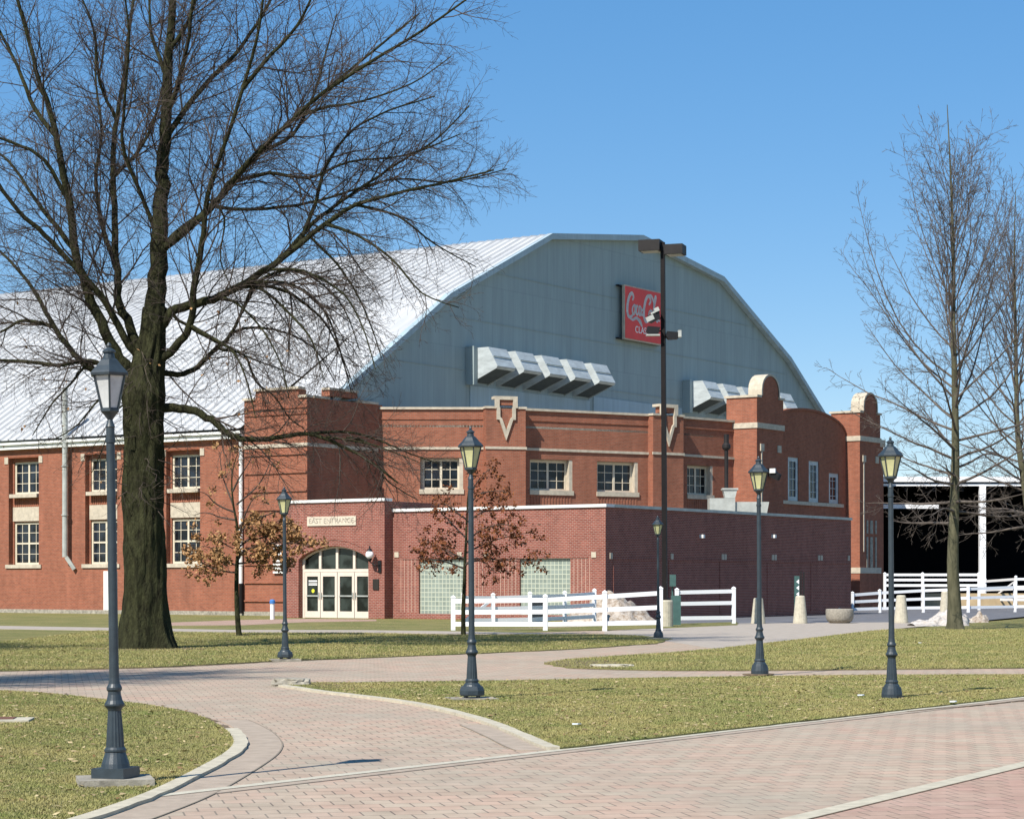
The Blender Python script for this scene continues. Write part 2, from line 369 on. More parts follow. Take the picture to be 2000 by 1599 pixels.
def smooth(pts, n=6):
    out = []; P = [Vector(p) for p in pts]
    for i in range(len(P)-1):
        a, b, c, d = P[max(i-1, 0)], P[i], P[i+1], P[min(i+2, len(P)-1)]
        for k in range(n):
            t = k/n; out.append(.5*((2*b)+(c-a)*t+(2*a-5*b+4*c-d)*t*t+(3*b-a-3*c+d)*t**3))
    out.append(P[-1]); return out
def strip(pts, w, z0, z1, off=0, jag=0):
    P = [Vector(p) for p in pts]; L = []; Rr = []
    for i, p in enumerate(P):
        d = (P[min(i+1, len(P)-1)]-P[max(i-1, 0)]).normalized(); n = Vector((d.y, -d.x))
        j = random.uniform(-jag, jag)
        L.append(p+n*(off+j)); Rr.append(p+n*(off+w))
    m = MB(); n = len(P)
    vs = [(*p, z1) for p in L]+[(*p, z1) for p in Rr]+[(*p, z0) for p in L]+[(*p, z0) for p in Rr]
    fs = []
    for i in range(n-1):
        fs += [(n+i, n+i+1, i+1, i), (2*n+i, i, i+1, 2*n+i+1), (3*n+i, 3*n+i+1, n+i+1, n+i)]
    fs += [(0, n, 3*n, 2*n), (n-1, 3*n-1, 4*n-1, 2*n-1)]
    m.add(vs, fs); return m

def edge_wob(pts):
    return [(p[0]+.16*mnoise.noise(Vector((p[0]*2.2, p[1]*2.2, 1)))+.05*mnoise.noise(Vector((p[0]*9, p[1]*9, 1))), p[1]+.12*mnoise.noise(Vector((p[0]*2.5, p[1]*2.5, 7)))) for p in pts]
def edge_noise(pts, amp, step=.25):
    out = []
    P = [Vector(p) for p in pts]
    for i in range(len(P)):
        a, b = P[i], P[(i+1) % len(P)]; L = (b-a).length; n = max(1, min(60, int(L/step)))
        for k in range(n):
            q = a.lerp(b, k/n); nz = mnoise.noise(Vector((q.x*1.7, q.y*1.7, 3)))+.5*mnoise.noise(Vector((q.x*6, q.y*6, 8)))
            dd = (b-a).normalized(); out.append(q+Vector((-dd.y, dd.x))*amp*nz)
    return [tuple(p) for p in out]
l1s = smooth(PG([(-500, 1345), (-200, 1348), (0, 1352), (100, 1358), (200, 1369), (300, 1382), (380, 1399), (432, 1423), (455, 1447), (448, 1468), (405, 1496), (300, 1549), (190, 1590), (60, 1632), (-300, 1760)]), 5)
L1 = [tuple(p) for p in l1s]
l2 = smooth(PG([(560, 1341), (640, 1353), (700, 1360), (800, 1373), (880, 1389), (960, 1411), (1025, 1436), (1070, 1456), (1095, 1465)]), 5)
k1 = PG([(1095, 1465), (2000, 1362)]); dk = (Vector(k1[1])-Vector(k1[0])).normalized()
k1e = tuple(Vector(k1[1])+dk*9)
L2 = [tuple(p) for p in l2]+[k1e]+PG([(2300, 1318), (2000, 1320), (1700, 1321), (1300, 1326), (1000, 1332), (700, 1336), (560, 1336)])
L3 = PG([(-400, 1229), (0, 1229.5), (455, 1236.5), (700, 1237), (885, 1241), (1080, 1240), (1180, 1240), (1260, 1243), (1312, 1248), (1285, 1257), (1130, 1268), (950, 1276), (700, 1286), (560, 1291), (300, 1304), (0, 1311), (-400, 1318)])
L4 = PG([(1062, 1297), (1110, 1289), (1200, 1283), (1320, 1275), (1400, 1268), (1560, 1250), (1700, 1233), (1850, 1222), (2000, 1208), (2300, 1190), (2300, 1303), (2000, 1305), (1600, 1309), (1300, 1310), (1110, 1305)])
L5 = PG([(-500, 1193), (0, 1198), (590, 1207), (760, 1206), (1190, 1211), (1180, 1220), (900, 1233), (700, 1231), (455, 1231.5), (0, 1223), (-500, 1222)])
L6 = PG([(900, 1234), (1180, 1222), (1290, 1219), (1440, 1215), (1440, 1221), (1300, 1227), (1180, 1231), (1000, 1236)])
for P, amp, h in ((L1, .05, .03), (L2, .04, .03), (L3, .15, .025), (L4, .12, .025), (L5, .05, .012), (L6, .1, .02)):
    mb = MB(); mb.slab(edge_noise(P, amp), 0, h); tag(mb.build('lawn', M['grass']), kind='structure')
mb = MB(); mb.slab(PG([(330, 1216), (470, 1211), (590, 1208.5), (735, 1210), (735, 1213), (600, 1215), (480, 1221), (330, 1222)]), .01, .018); tag(mb.build('entrance_path', M['paver_red'], uvd=pd), kind='structure')
mb = MB(); mb.slab(PG([(-500, 1222), (0, 1223), (455, 1231), (700, 1231.5), (885, 1234), (1100, 1238), (1100, 1239.5), (885, 1239), (700, 1236), (455, 1236), (0, 1229), (-500, 1228)]), .006, .03); tag(mb.build('footpath', M['cpath']), kind='structure')
mb = MB(); mb.slab(PG([(1440, 1217), (2150, 1213), (2150, 1190), (2000, 1208), (1850, 1222), (1700, 1233), (1560, 1250), (1400, 1268), (1300, 1252), (1180, 1240), (1180, 1233)]), .004, .0135); tag(mb.build('pavement', M['cpath']), kind='structure')
# bare earth at the tips of the lawns and round the big oak
mb = MB(); mb.slab(edge_noise(PG([(1066, 1297), (1110, 1291), (1190, 1292), (1215, 1298), (1190, 1306), (1110, 1304)]), .15), .02, .034)
mb.slab(edge_noise(PG([(545, 1337), (620, 1337), (700, 1342), (640, 1350), (560, 1340)]), .1), .02, .036)
tag(mb.build('bare_soil', M['soil']), kind='structure')
def ring_soil(px, rr):
    c = Vector(G(*px)); pts = []
    for k in range(40):
        t = k*math.pi/20; q = rr*(1+.35*mnoise.noise(Vector((math.cos(t)*1.7, math.sin(t)*1.7, px[0]))))
        pts.append((c.x+q*math.cos(t), c.y+q*math.sin(t)))
    m = MB(); m.slab(pts, .015, .0345); tag(m.build('bare_soil', M['soil']), kind='structure')
ring_soil((285, 1268), 1.35); ring_soil((1866, 1230), .75); ring_soil((465, 1243), .4); ring_soil((905, 1241), .4); ring_soil((1484, 1319), .26); ring_soil((1742, 1367), .26)
# kerbs
s1 = [p for p in l1s if p.y < 30]
mb = strip([p for p in l1s if p.y < 24 and p.x > -7], .14, .0, .038, -.14, .012); tag(mb.build('kerb', M['kerb']), kind='structure')
mb = strip([p for p in l1s if p.y < 26 and p.x > -7], .34, .0, .0107, -.49); tag(mb.build('paver_border', M['border']), kind='structure')
mb = strip([p for p in l1s if p.y < 26 and p.x > -7], .015, .0, .0123, -.50); tag(mb.build('border_joint', M['joint']), kind='structure')
mb = strip([p for p in l2 if p.y < 40], .14, .0, .038, 0, .01); tag(mb.build('kerb', M['kerb']), kind='structure')
mb = strip([p for p in l2 if p.y < 25], .30, .0, .0111, .145); tag(mb.build('paver_border', M['border']), kind='structure')
mb = strip([p for p in l2 if p.y < 25], .015, .0, .0126, .445); tag(mb.build('border_joint', M['joint']), kind='structure')
ka = Vector(k1[0])-dk*16
mb = strip([tuple(ka), k1[0], k1e], .13, 0, .0142, -.02); tag(mb.build('flush_kerb', M['flush']), kind='structure')
mb = strip([tuple(ka), k1[0], k1e], .015, 0, .0131, .111); tag(mb.build('kerb_joint', M['soil']), kind='structure')
mb = strip([tuple(ka), k1[0], k1e], .14, 0, .0115, .127); tag(mb.build('paver_border', M['border']), kind='structure')
mb = strip([tuple(a), tuple(b)], .17, 0, .014, -.02); tag(mb.build('flush_kerb', M['kerb']), kind='structure')
mb = strip([tuple(a), tuple(b)], .02, 0, .0135, .15); tag(mb.build('kerb_joint', M['soil']), kind='structure')
for Pq, off in ((PG([(0, 1352), (100, 1358), (200, 1369), (300, 1382), (380, 1399), (432, 1423)]), -.12), (PG([(560, 1336), (700, 1336), (850, 1333)]), -.02), (PG([(1110, 1305), (1300, 1310), (1600, 1309), (2000, 1305)]), -.1), (PG([(0, 1311), (300, 1304), (560, 1291), (700, 1286)]), -.15), (PG([(1000, 1332), (1300, 1326), (1700, 1321), (2000, 1320)]), -.08)):
    mb = strip(edge_wob([tuple(p) for p in smooth(Pq, 40)]), .12+.1, 0, .0078, -.10); tag(mb.build('bare_soil', M['soil']), kind='structure')
# dark drift of leaves and soil against the kerb on the right
def blobs(px, n, rx, ry, mat, name):
    m = MB()
    for _ in range(n):
        t = random.random(); i = int(t*(len(px)-1)); f = t*(len(px)-1)-i
        x = px[i][0]*(1-f)+px[i+1][0]*f; y = px[i][1]*(1-f)+px[i+1][1]*f
        c = Vector(G(x, y)); r = random.uniform(.4, 1)
        ang = math.atan2(dk.y, dk.x)
        m.slab([tuple(c+Vector((math.cos(t2)*rx*r*random.uniform(.6, 1.2), math.sin(t2)*ry*r*random.uniform(.6, 1.2))).to_3d().xy @ Matrix.Rotation(-ang, 2)) for t2 in [k*math.pi/5 for k in range(10)]], .004, random.uniform(.0135, .016))
    return tag(m.build(name, mat), kind='stuff', label='dark soil and leaf litter against the kerb', cat='soil')
blobs([(1560, 1412), (1700, 1396), (1800, 1388), (1900, 1379), (2000, 1369)], 26, .35, .05, M['soil'], 'soil_drift')

# grass blades, clumped, nearest lawns only; fallen leaves
def inpoly(P, x, y):
    P = np.array(P); ins = np.zeros(len(x), bool); j = len(P)-1
    for i in range(len(P)):
        xi, yi = P[i]; xj, yj = P[j]
        c = ((yi > y) != (yj > y)) & (x < (xj-xi)*(y-yi)/(yj-yi+1e-12)+xi); ins ^= c; j = i
    return ins
def scatter(P, dens, x0, x1, y0, y1, zb, hgt, wid, near=18):
    n = int(dens*(x1-x0)*(y1-y0)); x = rng.uniform(x0, x1, n); y = rng.uniform(y0, y1, n)
    k = inpoly(P, x, y) & (np.abs(x) < y*.245+.6) & (rng.random(n) < np.clip((near/y)**1.3, 0, 1)); x = x[k]; y = y[k]; n = len(x)
    a = rng.uniform(0, 2*np.pi, n); s = np.clip(y/near, 1, 3); h = hgt*rng.uniform(.4, 1.2, n); wd = wid*s*rng.uniform(.7, 1.3, n)
    lx = rng.normal(0, .6, n)*h; ly = rng.normal(0, .6, n)*h
    v = np.zeros((n, 3, 3)); v[:, 0] = np.c_[x-np.cos(a)*wd, y-np.sin(a)*wd, np.full(n, zb)]; v[:, 1] = np.c_[x+np.cos(a)*wd, y+np.sin(a)*wd, np.full(n, zb)]
    v[:, 2] = np.c_[x+lx, y+ly, zb+h]
    return v.reshape(-1, 3)
def trimesh(v, name, mat, k=3):
    me = bpy.data.meshes.new(name); n = len(v)//k
    me.vertices.add(len(v)); me.vertices.foreach_set('co', v.astype(np.float32).ravel())
    me.loops.add(len(v)); me.loops.foreach_set('vertex_index', np.arange(len(v), dtype=np.int32))
    me.polygons.add(n); me.polygons.foreach_set('loop_start', np.arange(0, len(v), k, dtype=np.int32)); me.polygons.foreach_set('loop_total', np.full(n, k, dtype=np.int32))
    me.update(); me.validate(); me.materials.append(mat)
    o = bpy.data.objects.new(name, me); COL.objects.link(o); return o
V = np.vstack([scatter(L1, 7500, -9, -2, 12, 34, .028, .022, .004), scatter(L2, 7500, -4, 9, 20, 40, .028, .022, .004),
               scatter(L4, 900, 0, 20, 39, 75, .022, .04, .006, 40), scatter(L3, 700, -14, 4, 39, 76, .022, .04, .006, 40)])
tag(trimesh(V, 'grass_blades', M['blade']), 'short winter grass blades covering the lawns', 'grass', kind='stuff')
def leaves(P, n, x0, x1, y0, y1, zb):
    x = rng.uniform(x0, x1, n); y = rng.uniform(y0, y1, n); k = inpoly(P, x, y) & (np.abs(x) < y*.245+.6); x = x[k]; y = y[k]; n = len(x)
    a = rng.uniform(0, 2*np.pi, n); s = rng.uniform(.012, .03, n); v = np.zeros((n, 4, 3))
    for i in range(4):
        t = a+i*np.pi/2; v[:, i] = np.c_[x+np.cos(t)*s*(1.4 if i % 2 else .8), y+np.sin(t)*s*(1.4 if i % 2 else .8), zb+rng.uniform(0, .02, n)]
    return v.reshape(-1, 3)
V = np.vstack([leaves(L1, 2600, -9, -2, 12, 34, .045), leaves(L2, 4200, -4, 9, 20, 40, .045), leaves(L4, 3000, 0, 20, 39, 75, .045), leaves(L3, 5000, -14, 4, 39, 76, .045)])
tag(trimesh(V, 'fallen_leaves', M['leaf_fallen'], 4), 'small dry leaves scattered over the grass', 'leaves', kind='stuff')

# ------------------------------------------------------------------ the arena building (local axes: a along the long wall, b along the gable end)
B = thing('arena_building', 'red brick arena with a white barn roof and slate blue gable end', 'building', (OB.x, OB.y, 0), ANG)
PROF = [(0, 9.25), (12.0, 16.95), (21.95, 21.5), (32.1, 22.75), (42.35, 21.4), (51.9, 16.95), (63.2, 9.25)]
A0 = -85
def window(mx, u0, u1, z0, z1, y, cols, rows, fw=.09, mull=None, sill=True, fmat='cream', trans=None, sillw=.1, parent=None, name='window'):
    m = MB(mx); m.box(u0, u0+fw, y-.05, y+.05, z0, z1); m.box(u1-fw, u1, y-.05, y+.05, z0, z1)
    m.box(u0+fw, u1-fw, y-.05, y+.05, z0, z0+fw); m.box(u0+fw, u1-fw, y-.05, y+.05, z1-fw, z1)
    for c in range(1, cols):
        u = u0+(u1-u0)*c/cols; k = (.06 if (mull and c in mull) else .017)
        m.box(u-k, u+k, y-.035 if k > .03 else y-.02, y+.03, z0+fw, z1-fw)
    for r in range(1, rows):
        z = z0+(z1-z0)*r/rows; k = .045 if (trans and r in trans) else .016
        m.box(u0+fw, u1-fw, y-.03 if k > .03 else y-.018, y+.028, z-k, z+k)
    o = m.build(name, M[fmat], parent or B)
    g = MB(mx); g.quad((u0+.02, y+.012, z0+.02), (u1-.02, y+.012, z0+.02), (u1-.02, y+.012, z1-.02), (u0+.02, y+.012, z1-.02)); g.build('pane', M['glass'], o)
    if sill:
        g = MB(mx); g.box(u0-sillw, u1+sillw, -.08, y-.052, z0-.2, z0-.003); g.build('sill', M['stone'], o)
    return o
I4 = FR((0, 0), ang=0)
# long south wall, panels recessed with a window above and below
bays = []
ref = [onb(20, 0, 0)[0], onb(168, 0, 0)[0], onb(328, 0, 0)[0]]
wu = onb(388, 0, 0)[0]-ref[2]; sp = (ref[2]-ref[0])/2
ulast = ref[2]
bays = [ulast-sp*k for k in range(0, 7)]
zU0, zU1, zL0, zL1 = 6.45, 8.2, 2.62, 4.92
EAVE = 9.0
holes = [(u-.12, u+wu+.1, 2.45, 8.42) for u in bays]
aend = onb(477, 0, -.1)[0]
m = MB(I4); m.wall(A0, aend, .2, EAVE, holes, .3); 
m.build('wall', M['brick'], B)
m = MB(I4); m.wall(A0, aend, 2.3, 8.6, [(u, u+wu, zU0, zU1) for u in bays]+[(u, u+wu, zL0, zL1) for u in bays], .2, y=.3)
m.build('wall', M['brick'], B)
m = MB(I4); m.box(A0, aend, -.06, .1, -.1, .2); m.build('stone_base', M['stone_dark'], B)
for u in bays:
    window(I4, u, u+wu, zU0, zU1, .42, 4, 3, mull=(2,), fw=.11, sillw=0)
    window(I4, u, u+wu, zL0, zL1, .42, 4, 4, mull=(2,), trans=(2,), fw=.11, sillw=.32)
    m = MB(I4); m.box(u-.05, u+wu+.05, .24, .32, zL1+.06, 5.75); m.build('spandrel', M['stone'], B)
    m = MB(I4)
    for k in range(int(wu/.16)): m.box(u+.03+k*.16, u+.11+k*.16, .27, .31, 5.78, zU0-.22)
    m.box(u-.3, u+wu+.3, -.012, .02, 8.47, 8.56)
    m.build('brick_course', M['brick'], B)
    m = MB(I4); m.box(u-.42, u-.14, -.04, .06, 8.1, 8.47); m.box(u+wu+.12, u+wu+.40, -.04, .06, 8.1, 8.47); build_split(m, 'stone_block', M['stone'], B)
# cladding of the eave
m = MB(I4); m.box(A0, aend+.02, -.30, .1, EAVE-.14, EAVE+.20); m.build('fascia', M['white'], B)
m = MB(I4); m.box(A0, aend+.02, -.43, -.31, EAVE+.10, EAVE+.21); m.box(A0, aend+.02, -.40, .05, EAVE+.205, EAVE+.225); m.build('gutter', M['white'], B)
# roof
m = MB(); t = .12
pr = [(-.40, 9.25-.02)]+PROF[1:-1]+[(63.7, 9.2)]
for i in range(len(pr)-1):
    (b0, z0), (b1, z1) = pr[i], pr[i+1]
    if i == 0: m.quad((A0, b0, z0+t), (aend, b0, z0+t), (aend, b1, z1+t), (A0, b1, z1+t)); m.quad((aend, .5, 9.6+t), (.35, .5, 9.6+t), (.35, b1, z1+t), (aend, b1, z1+t))
    else: m.quad((A0, b0, z0+t), (.35, b0, z0+t), (.35, b1, z1+t), (A0, b1, z1+t))
    n = Vector((0, -(z1-z0), (b1-b0))).normalized()
    for k in range(int(85/.62)):
        aa = .2-k*.62; h = .05
        if i == 0 and aa > aend: continue
        m.quad((aa-.10, b0, z0+t), (aa-.03, b0+n.y*h*2, z0+t+n.z*h*2), (aa-.03, b1+n.y*h*2, z1+t+n.z*h*2), (aa-.10, b1, z1+t))
        m.quad((aa-.03, b0+n.y*h*2, z0+t+n.z*h*2), (aa+.03, b0, z0+t), (aa+.03, b1, z1+t), (aa-.03, b1+n.y*h*2, z1+t+n.z*h*2))
m.quad((A0, pr[-1][0], pr[-1][1]), (A0, pr[0][0], pr[0][1]), (aend, pr[0][0], pr[0][1]), (aend, pr[-1][0], pr[-1][1]))
m.build('roof', M['roof'], B)
# gable end
m = MB(); m.add([(0, b, z) for b, z in PROF]+[(0, 63.2, 0), (0, 0, 0)], [list(range(9))[::-1]]); 
g = m.build('gable_wall', M['siding'], B)
m = MB()
prt = [(.6, 9.66)]+pr[1:]
for i in range(len(prt)-1):
    (b0, z0), (b1, z1) = prt[i], prt[i+1]
    m.add([(.02, b0, z0-.14), (.4, b0, z0-.14), (.4, b0, z0+.2), (.02, b0, z0+.2), (.02, b1, z1-.14), (.4, b1, z1-.14), (.4, b1, z1+.2), (.02, b1, z1+.2)],
          [(0, 1, 5, 4), (1, 2, 6, 5), (2, 3, 7, 6), (3, 0, 4, 7), (0, 3, 2, 1), (4, 5, 6, 7)])
m.build('roof_trim', M['siding_pale'], B)
BF = FR((0, 0), ang=R(90))                         # frame for faces looking towards +a: x runs along b, y runs into the building
m = MB(BF)
for z in (13.2, 16.0, 18.8): m.box(5, 59.5, -.03, -.002, z, z+.05) if z < 15 else m.box(12.5 if z < 17 else 17, 52 if z < 17 else 47.5, -.03, -.002, z, z+.05)
m.build('seam', M['siding'], B)
m = MB(BF); m.box(26.9, 37.4, -.06, -.003, 10, 12.7); m.box(14.3, 26.5, -.05, -.003, 10, 12.4); m.build('pale_panel', M['siding_pale'], B)
# ventilation hoods
def hood(b0):
    m = MB(); w = 1.75; P = [(0, 14.43), (1.26, 14.43), (1.87, 13.37), (1.80, 13.25), (0, 12.5)]; t = .04
    for s in (b0, b0+w-t):                        # two cheeks
        m.add([(a, s, z) for a, z in P]+[(a, s+t, z) for a, z in P], [list(range(5)), list(range(9, 4, -1))]+[(i, 5+i, 5+(i+1) % 5, (i+1) % 5) for i in range(5)])
    for (a0, z0), (a1, z1) in ((P[0], P[1]), (P[1], P[2]), (P[2], P[3])):
        m.add([(a0, b0+t, z0), (a1, b0+t, z1), (a1, b0+w-t, z1), (a0, b0+w-t, z0), (a0, b0+t, z0-t), (a1-.03, b0+t, z1-t), (a1-.03, b0+w-t, z1-t), (a0, b0+w-t, z0-t)],
              [(0, 1, 2, 3), (7, 6, 5, 4), (0, 4, 5, 1), (2, 6, 7, 3), (1, 5, 6, 2)])
    o = m.build('ventilation_hood', M['hood'], B)
    m = MB(); m.bar((1.60, b0, 13.92), (1.60, b0+w, 13.92), .05, .03); m.build('seam', M['siding'], o)
    m = MB(); m.quad((1.76, b0+t+.01, 13.27), (1.76, b0+w-t-.01, 13.27), (.06, b0+w-t-.01, 12.60), (.06, b0+t+.01, 12.60)); m.build('opening_shade', M['hood_shade'], o)  # dark sheet across the mouth stands in for the shade inside
for base in (14.28, 37.9):
    for k in range(5): hood(base+k*2.6)
    m = MB(BF); m.box(base-.35, base-.02, -.55, -.003, 12.4, 14.5); m.build('hood_flange', M['siding'], B)
# brick end block (south east corner)
c0 = (.51, -.1)
u0 = aend
bz = 10.72
def coping(mb_, u0, u1, z, y0=-.1, y1=.45, h=.12): mb_.box(u0, u1, y0, y1, z, z+h)
m = MB(FR((0, -.1), ang=0)); m.wall(u0, .51, .2, bz); m.wall(u0+.75, onb(583, 0, -.1)[0], bz, 11.15)
uL, uR = u0+.75, onb(583, 0, -.1)[0]
m.quad((uL, 0, bz), (uL, 0, 11.15), (uL, .6, 11.15), (uL, .6, bz)); m.quad((uR, 0, 11.15), (uR, 0, bz), (uR, .6, bz), (uR, .6, 11.15)); m.quad((uL, .6, bz), (uL, .6, 11.15), (uR, .6, 11.15), (uR, .6, bz))
m.quad((u0, 0, .35), (u0, 0, bz), (u0, .6, bz), (u0, .6, .35))
m.build('wall', M['brick'], B)
V0 = loc(742, 110.1); V1 = loc(985, 110.2); V2 = loc(1298, 115.1); V3 = loc(1441, 119.4)
m = MB(FR((.51, -.1), ang=R(90))); m.wall(0, V0[1]+.3, 0, bz); m.build('wall', M['brick'], B)
m = MB(FR((.51, -.1), ang=R(90))); m.box(1.7, 3.9, -.03, .5, bz+.19, 11.2); m.build('parapet_pier', M['brick'], B)
m = MB(FR((0, -.1), ang=0)); coping(m, u0-.05, uL, bz); coping(m, uR+.05, .55, bz); coping(m, uL-.06, uR+.06, 11.15)
m.build('coping', M['stone'], B)
m = MB(FR((.51, -.1), ang=R(90))); coping(m, .45, 1.68, bz, -.08); coping(m, 3.92, 5.6, bz, -.08); coping(m, 1.64, 3.96, 11.2, -.08); m.build('coping', M['stone'], B)
m = MB(FR((0, -.1), ang=0)); m.box(u0, .51, -.05, .03, 8.32, 8.5); m.build('stone_band', M['stone'], B)
m = MB(FR((.51, -.1), ang=R(90))); m.box(-.05, 5.6, -.05, .03, 8.32, 8.5); m.build('stone_band', M['stone'], B)
m = MB(FR((0, -.1), ang=0))
for k in range(9):
    z = 7.97-k*.905; m.box(u0+.05, .5, -.075, .02, z-.035, z+.035)
for z in (9.95, 10.25): m.box(u0+.05, .5, -.06, .02, z-.03, z+.03)
m.build('brick_course', M['brick'], B)
m = MB(FR((0, -.1), ang=0)); m.box(u0, .51, -.06, .1, -.1, .2); m.build('stone_base', M['stone_dark'], B)
# downpipes
def pipe(px, r, z0, z1, yy, mat='white'):
    u = onb(px, 0, -.2)[0]; m = MB(); m.lathe([(r, z0), (r, z1)], 12, (u, yy))
    for z in (2.5, 5.2, 7.8):
        if z0 < z < z1: m.lathe([(r*1.3, z), (r*1.3, z+.06)], 12, (u, yy))
    return m.build('downpipe', M[mat], B)
pipe(471, .1, 1.6, 9.05, -.22); d = pipe(472, .12, .1, 1.6, -.22, 'bronze')
d = pipe(131, .15, 3.0, 12.0, -.35, 'galv')
m = MB(); u = onb(131, 0, -.3)[0]; m.bar((u, -.35, 3.0), (u+.35, -.1, 2.35), .2, .2); m.bar((u+.1, -.35, 9.2), (u+2.6, 2.4, 11.1), .06, .06); m.build('pipe_elbow', M['galv'], B)
# white service door half hidden behind the lamp
ud = onb(203, 0, 0)[0]; m = MB(I4); m.box(ud, ud+1.0, -.04, .03, .1, 2.25); dd = m.build('door', M['white'], B)
m = MB(I4); m.box(ud+.85, ud+.91, -.09, -.041, 1.05, 1.2); m.build('handle', M['black'], dd)
# faceted end facade
FZ = 10.5
vs = [V0, V1, V2, V3]
wins = [((825, 897), (897, 957)), ((1039, 897), (1112, 958)), ((1170, 902), (1240, 961)), ((1345, 909), (1388, 966))]
segs = [(V0, V1, [wins[0]]), (V1, V2, wins[1:3]), (V2, V3, [wins[3]])]
for si, (P, Q, ws) in enumerate(segs):
    mx = FR(P, Q); L = math.dist(P, Q); hs = []
    for (xa, ya), (xb, yb) in ws:
        ua, za = onp(xa, ya, P, Q); ub, zb = onp(xb, yb, P, Q)
        hs.append((ua-.12, ub+.2, 6.42, 8.02))
    m = MB(mx); m.wall(0, L, 0, FZ, hs, .45); m.build('wall', M['brick'], B)
    for (h0, h1, z0, z1) in hs:
        o = window(mx, h0+.12, h1-.2, z0, z1-.06, .36, 4, 3, mull=(2,), sill=False, fw=.1)
        g = MB(mx); g.box(h1-.2, h1-.003, .02, .42, z0, z1-.003); g.box(h0+.003, h0+.12, .3, .44, z0, z1-.003); g.box(h0, h1-.2, .25, .42, z1-.06, z1-.003); g.build('window_surround', M['stone'], o)
        g = MB(mx); g.prism([(h0-.04, z0-.24), (h1+.04, z0-.24), (h1+.04, z0-.003), (h0-.04, z0-.003)], -.07, .30); g.build('sill', M['stone'], o)
        m = MB(mx)
        for k in range(int((h1-h0)/.18)): m.box(h0+.04+k*.18, h0+.13+k*.18, -.02, .02, 5.3, z0-.26)
        m.build('brick_course', M['brick'], B)
    m = MB(mx); m.box(-.02, L+.02, -.1, .4, FZ, FZ+.12); m.build('coping', M['stone'], B)
    m = MB(mx); m.box(0, L, -.07, .03, 8.45, 8.58); m.build('stone_band', M['stone'], B)
    m = MB(mx); m.box(.0, L, -.045, .02, 9.98, 10.08); m.build('brick_course', M['brick'], B)
# piers with stone emblem
for V, Pp, Q in ((V1, V0, V2), (V2, V1, V3)):
    d = (Vector(Q)-Vector(Pp)).normalized(); o_ = Vector(V)
    if V is V1: d = (Vector(V1)-Vector(V0)).normalized()*.5+(Vector(V2)-Vector(V1)).normalized()*.5
    d.normalize(); mx = FR(tuple(V), ang=math.atan2(d.y, d.x))
    m = MB(mx); m.box(-1.05, 1.05, -.32, .3, 0, FZ+.02); m.box(-.46, .46, -.33, .2, FZ+.2, 11.0); m.build('pier', M['brick'], B)
    m = MB(mx); m.box(-1.1, -.62, -.38, .3, FZ+.02, FZ+.13); m.box(.62, 1.1, -.38, .3, FZ+.02, FZ+.13); m.box(-1.1, 1.1, -.37, -.31, 8.45, 8.58)
    m.build('coping', M['stone'], B)
    m = MB(mx)
    def ring(o, i, y0=-.42, y1=-.322):
        n = len(o); m.add([(x, y0, z) for x, z in o]+[(x, y0, z) for x, z in i]+[(x, y1, z) for x, z in o]+[(x, y1, z) for x, z in i],
              [(k, (k+1) % n, n+(k+1) % n, n+k) for k in range(n)]+[(2*n+k, 2*n+(k+1) % n, (k+1) % n, k) for k in range(n)]+[(n+k, n+(k+1) % n, 3*n+(k+1) % n, 3*n+k) for k in range(n)])
    ring([(-.6, 11.15), (-.6, 10.55), (-.5, 10.55), (-.5, 9.95), (-.36, 9.95), (0, 8.9), (.36, 9.95), (.5, 9.95), (.5, 10.55), (.6, 10.55), (.6, 11.15)],
         [(-.36, 10.97), (-.36, 10.6), (-.32, 10.55), (-.32, 10.1), (-.22, 10.0), (0, 9.4), (.22, 10.0), (.32, 10.1), (.32, 10.55), (.36, 10.6), (.36, 10.97)])
    m.box(-.6, .6, -.31, .3, 11.02, 11.16)
    m.build('stone_emblem', M['stone'], B)
# flat roof behind the parapet
m = MB(); m.slab([(-.1, .5), (.2, .5), V0, V1, V2, V3, (11.5, 40), V3[:1]+(64.5-V3[1],), V2[:1]+(64.5-V2[1],), V1[:1]+(64.5-V1[1],), (-.1, 64)], 9.6, 9.7); m.build('flat_roof', M['stone_dark'], B)
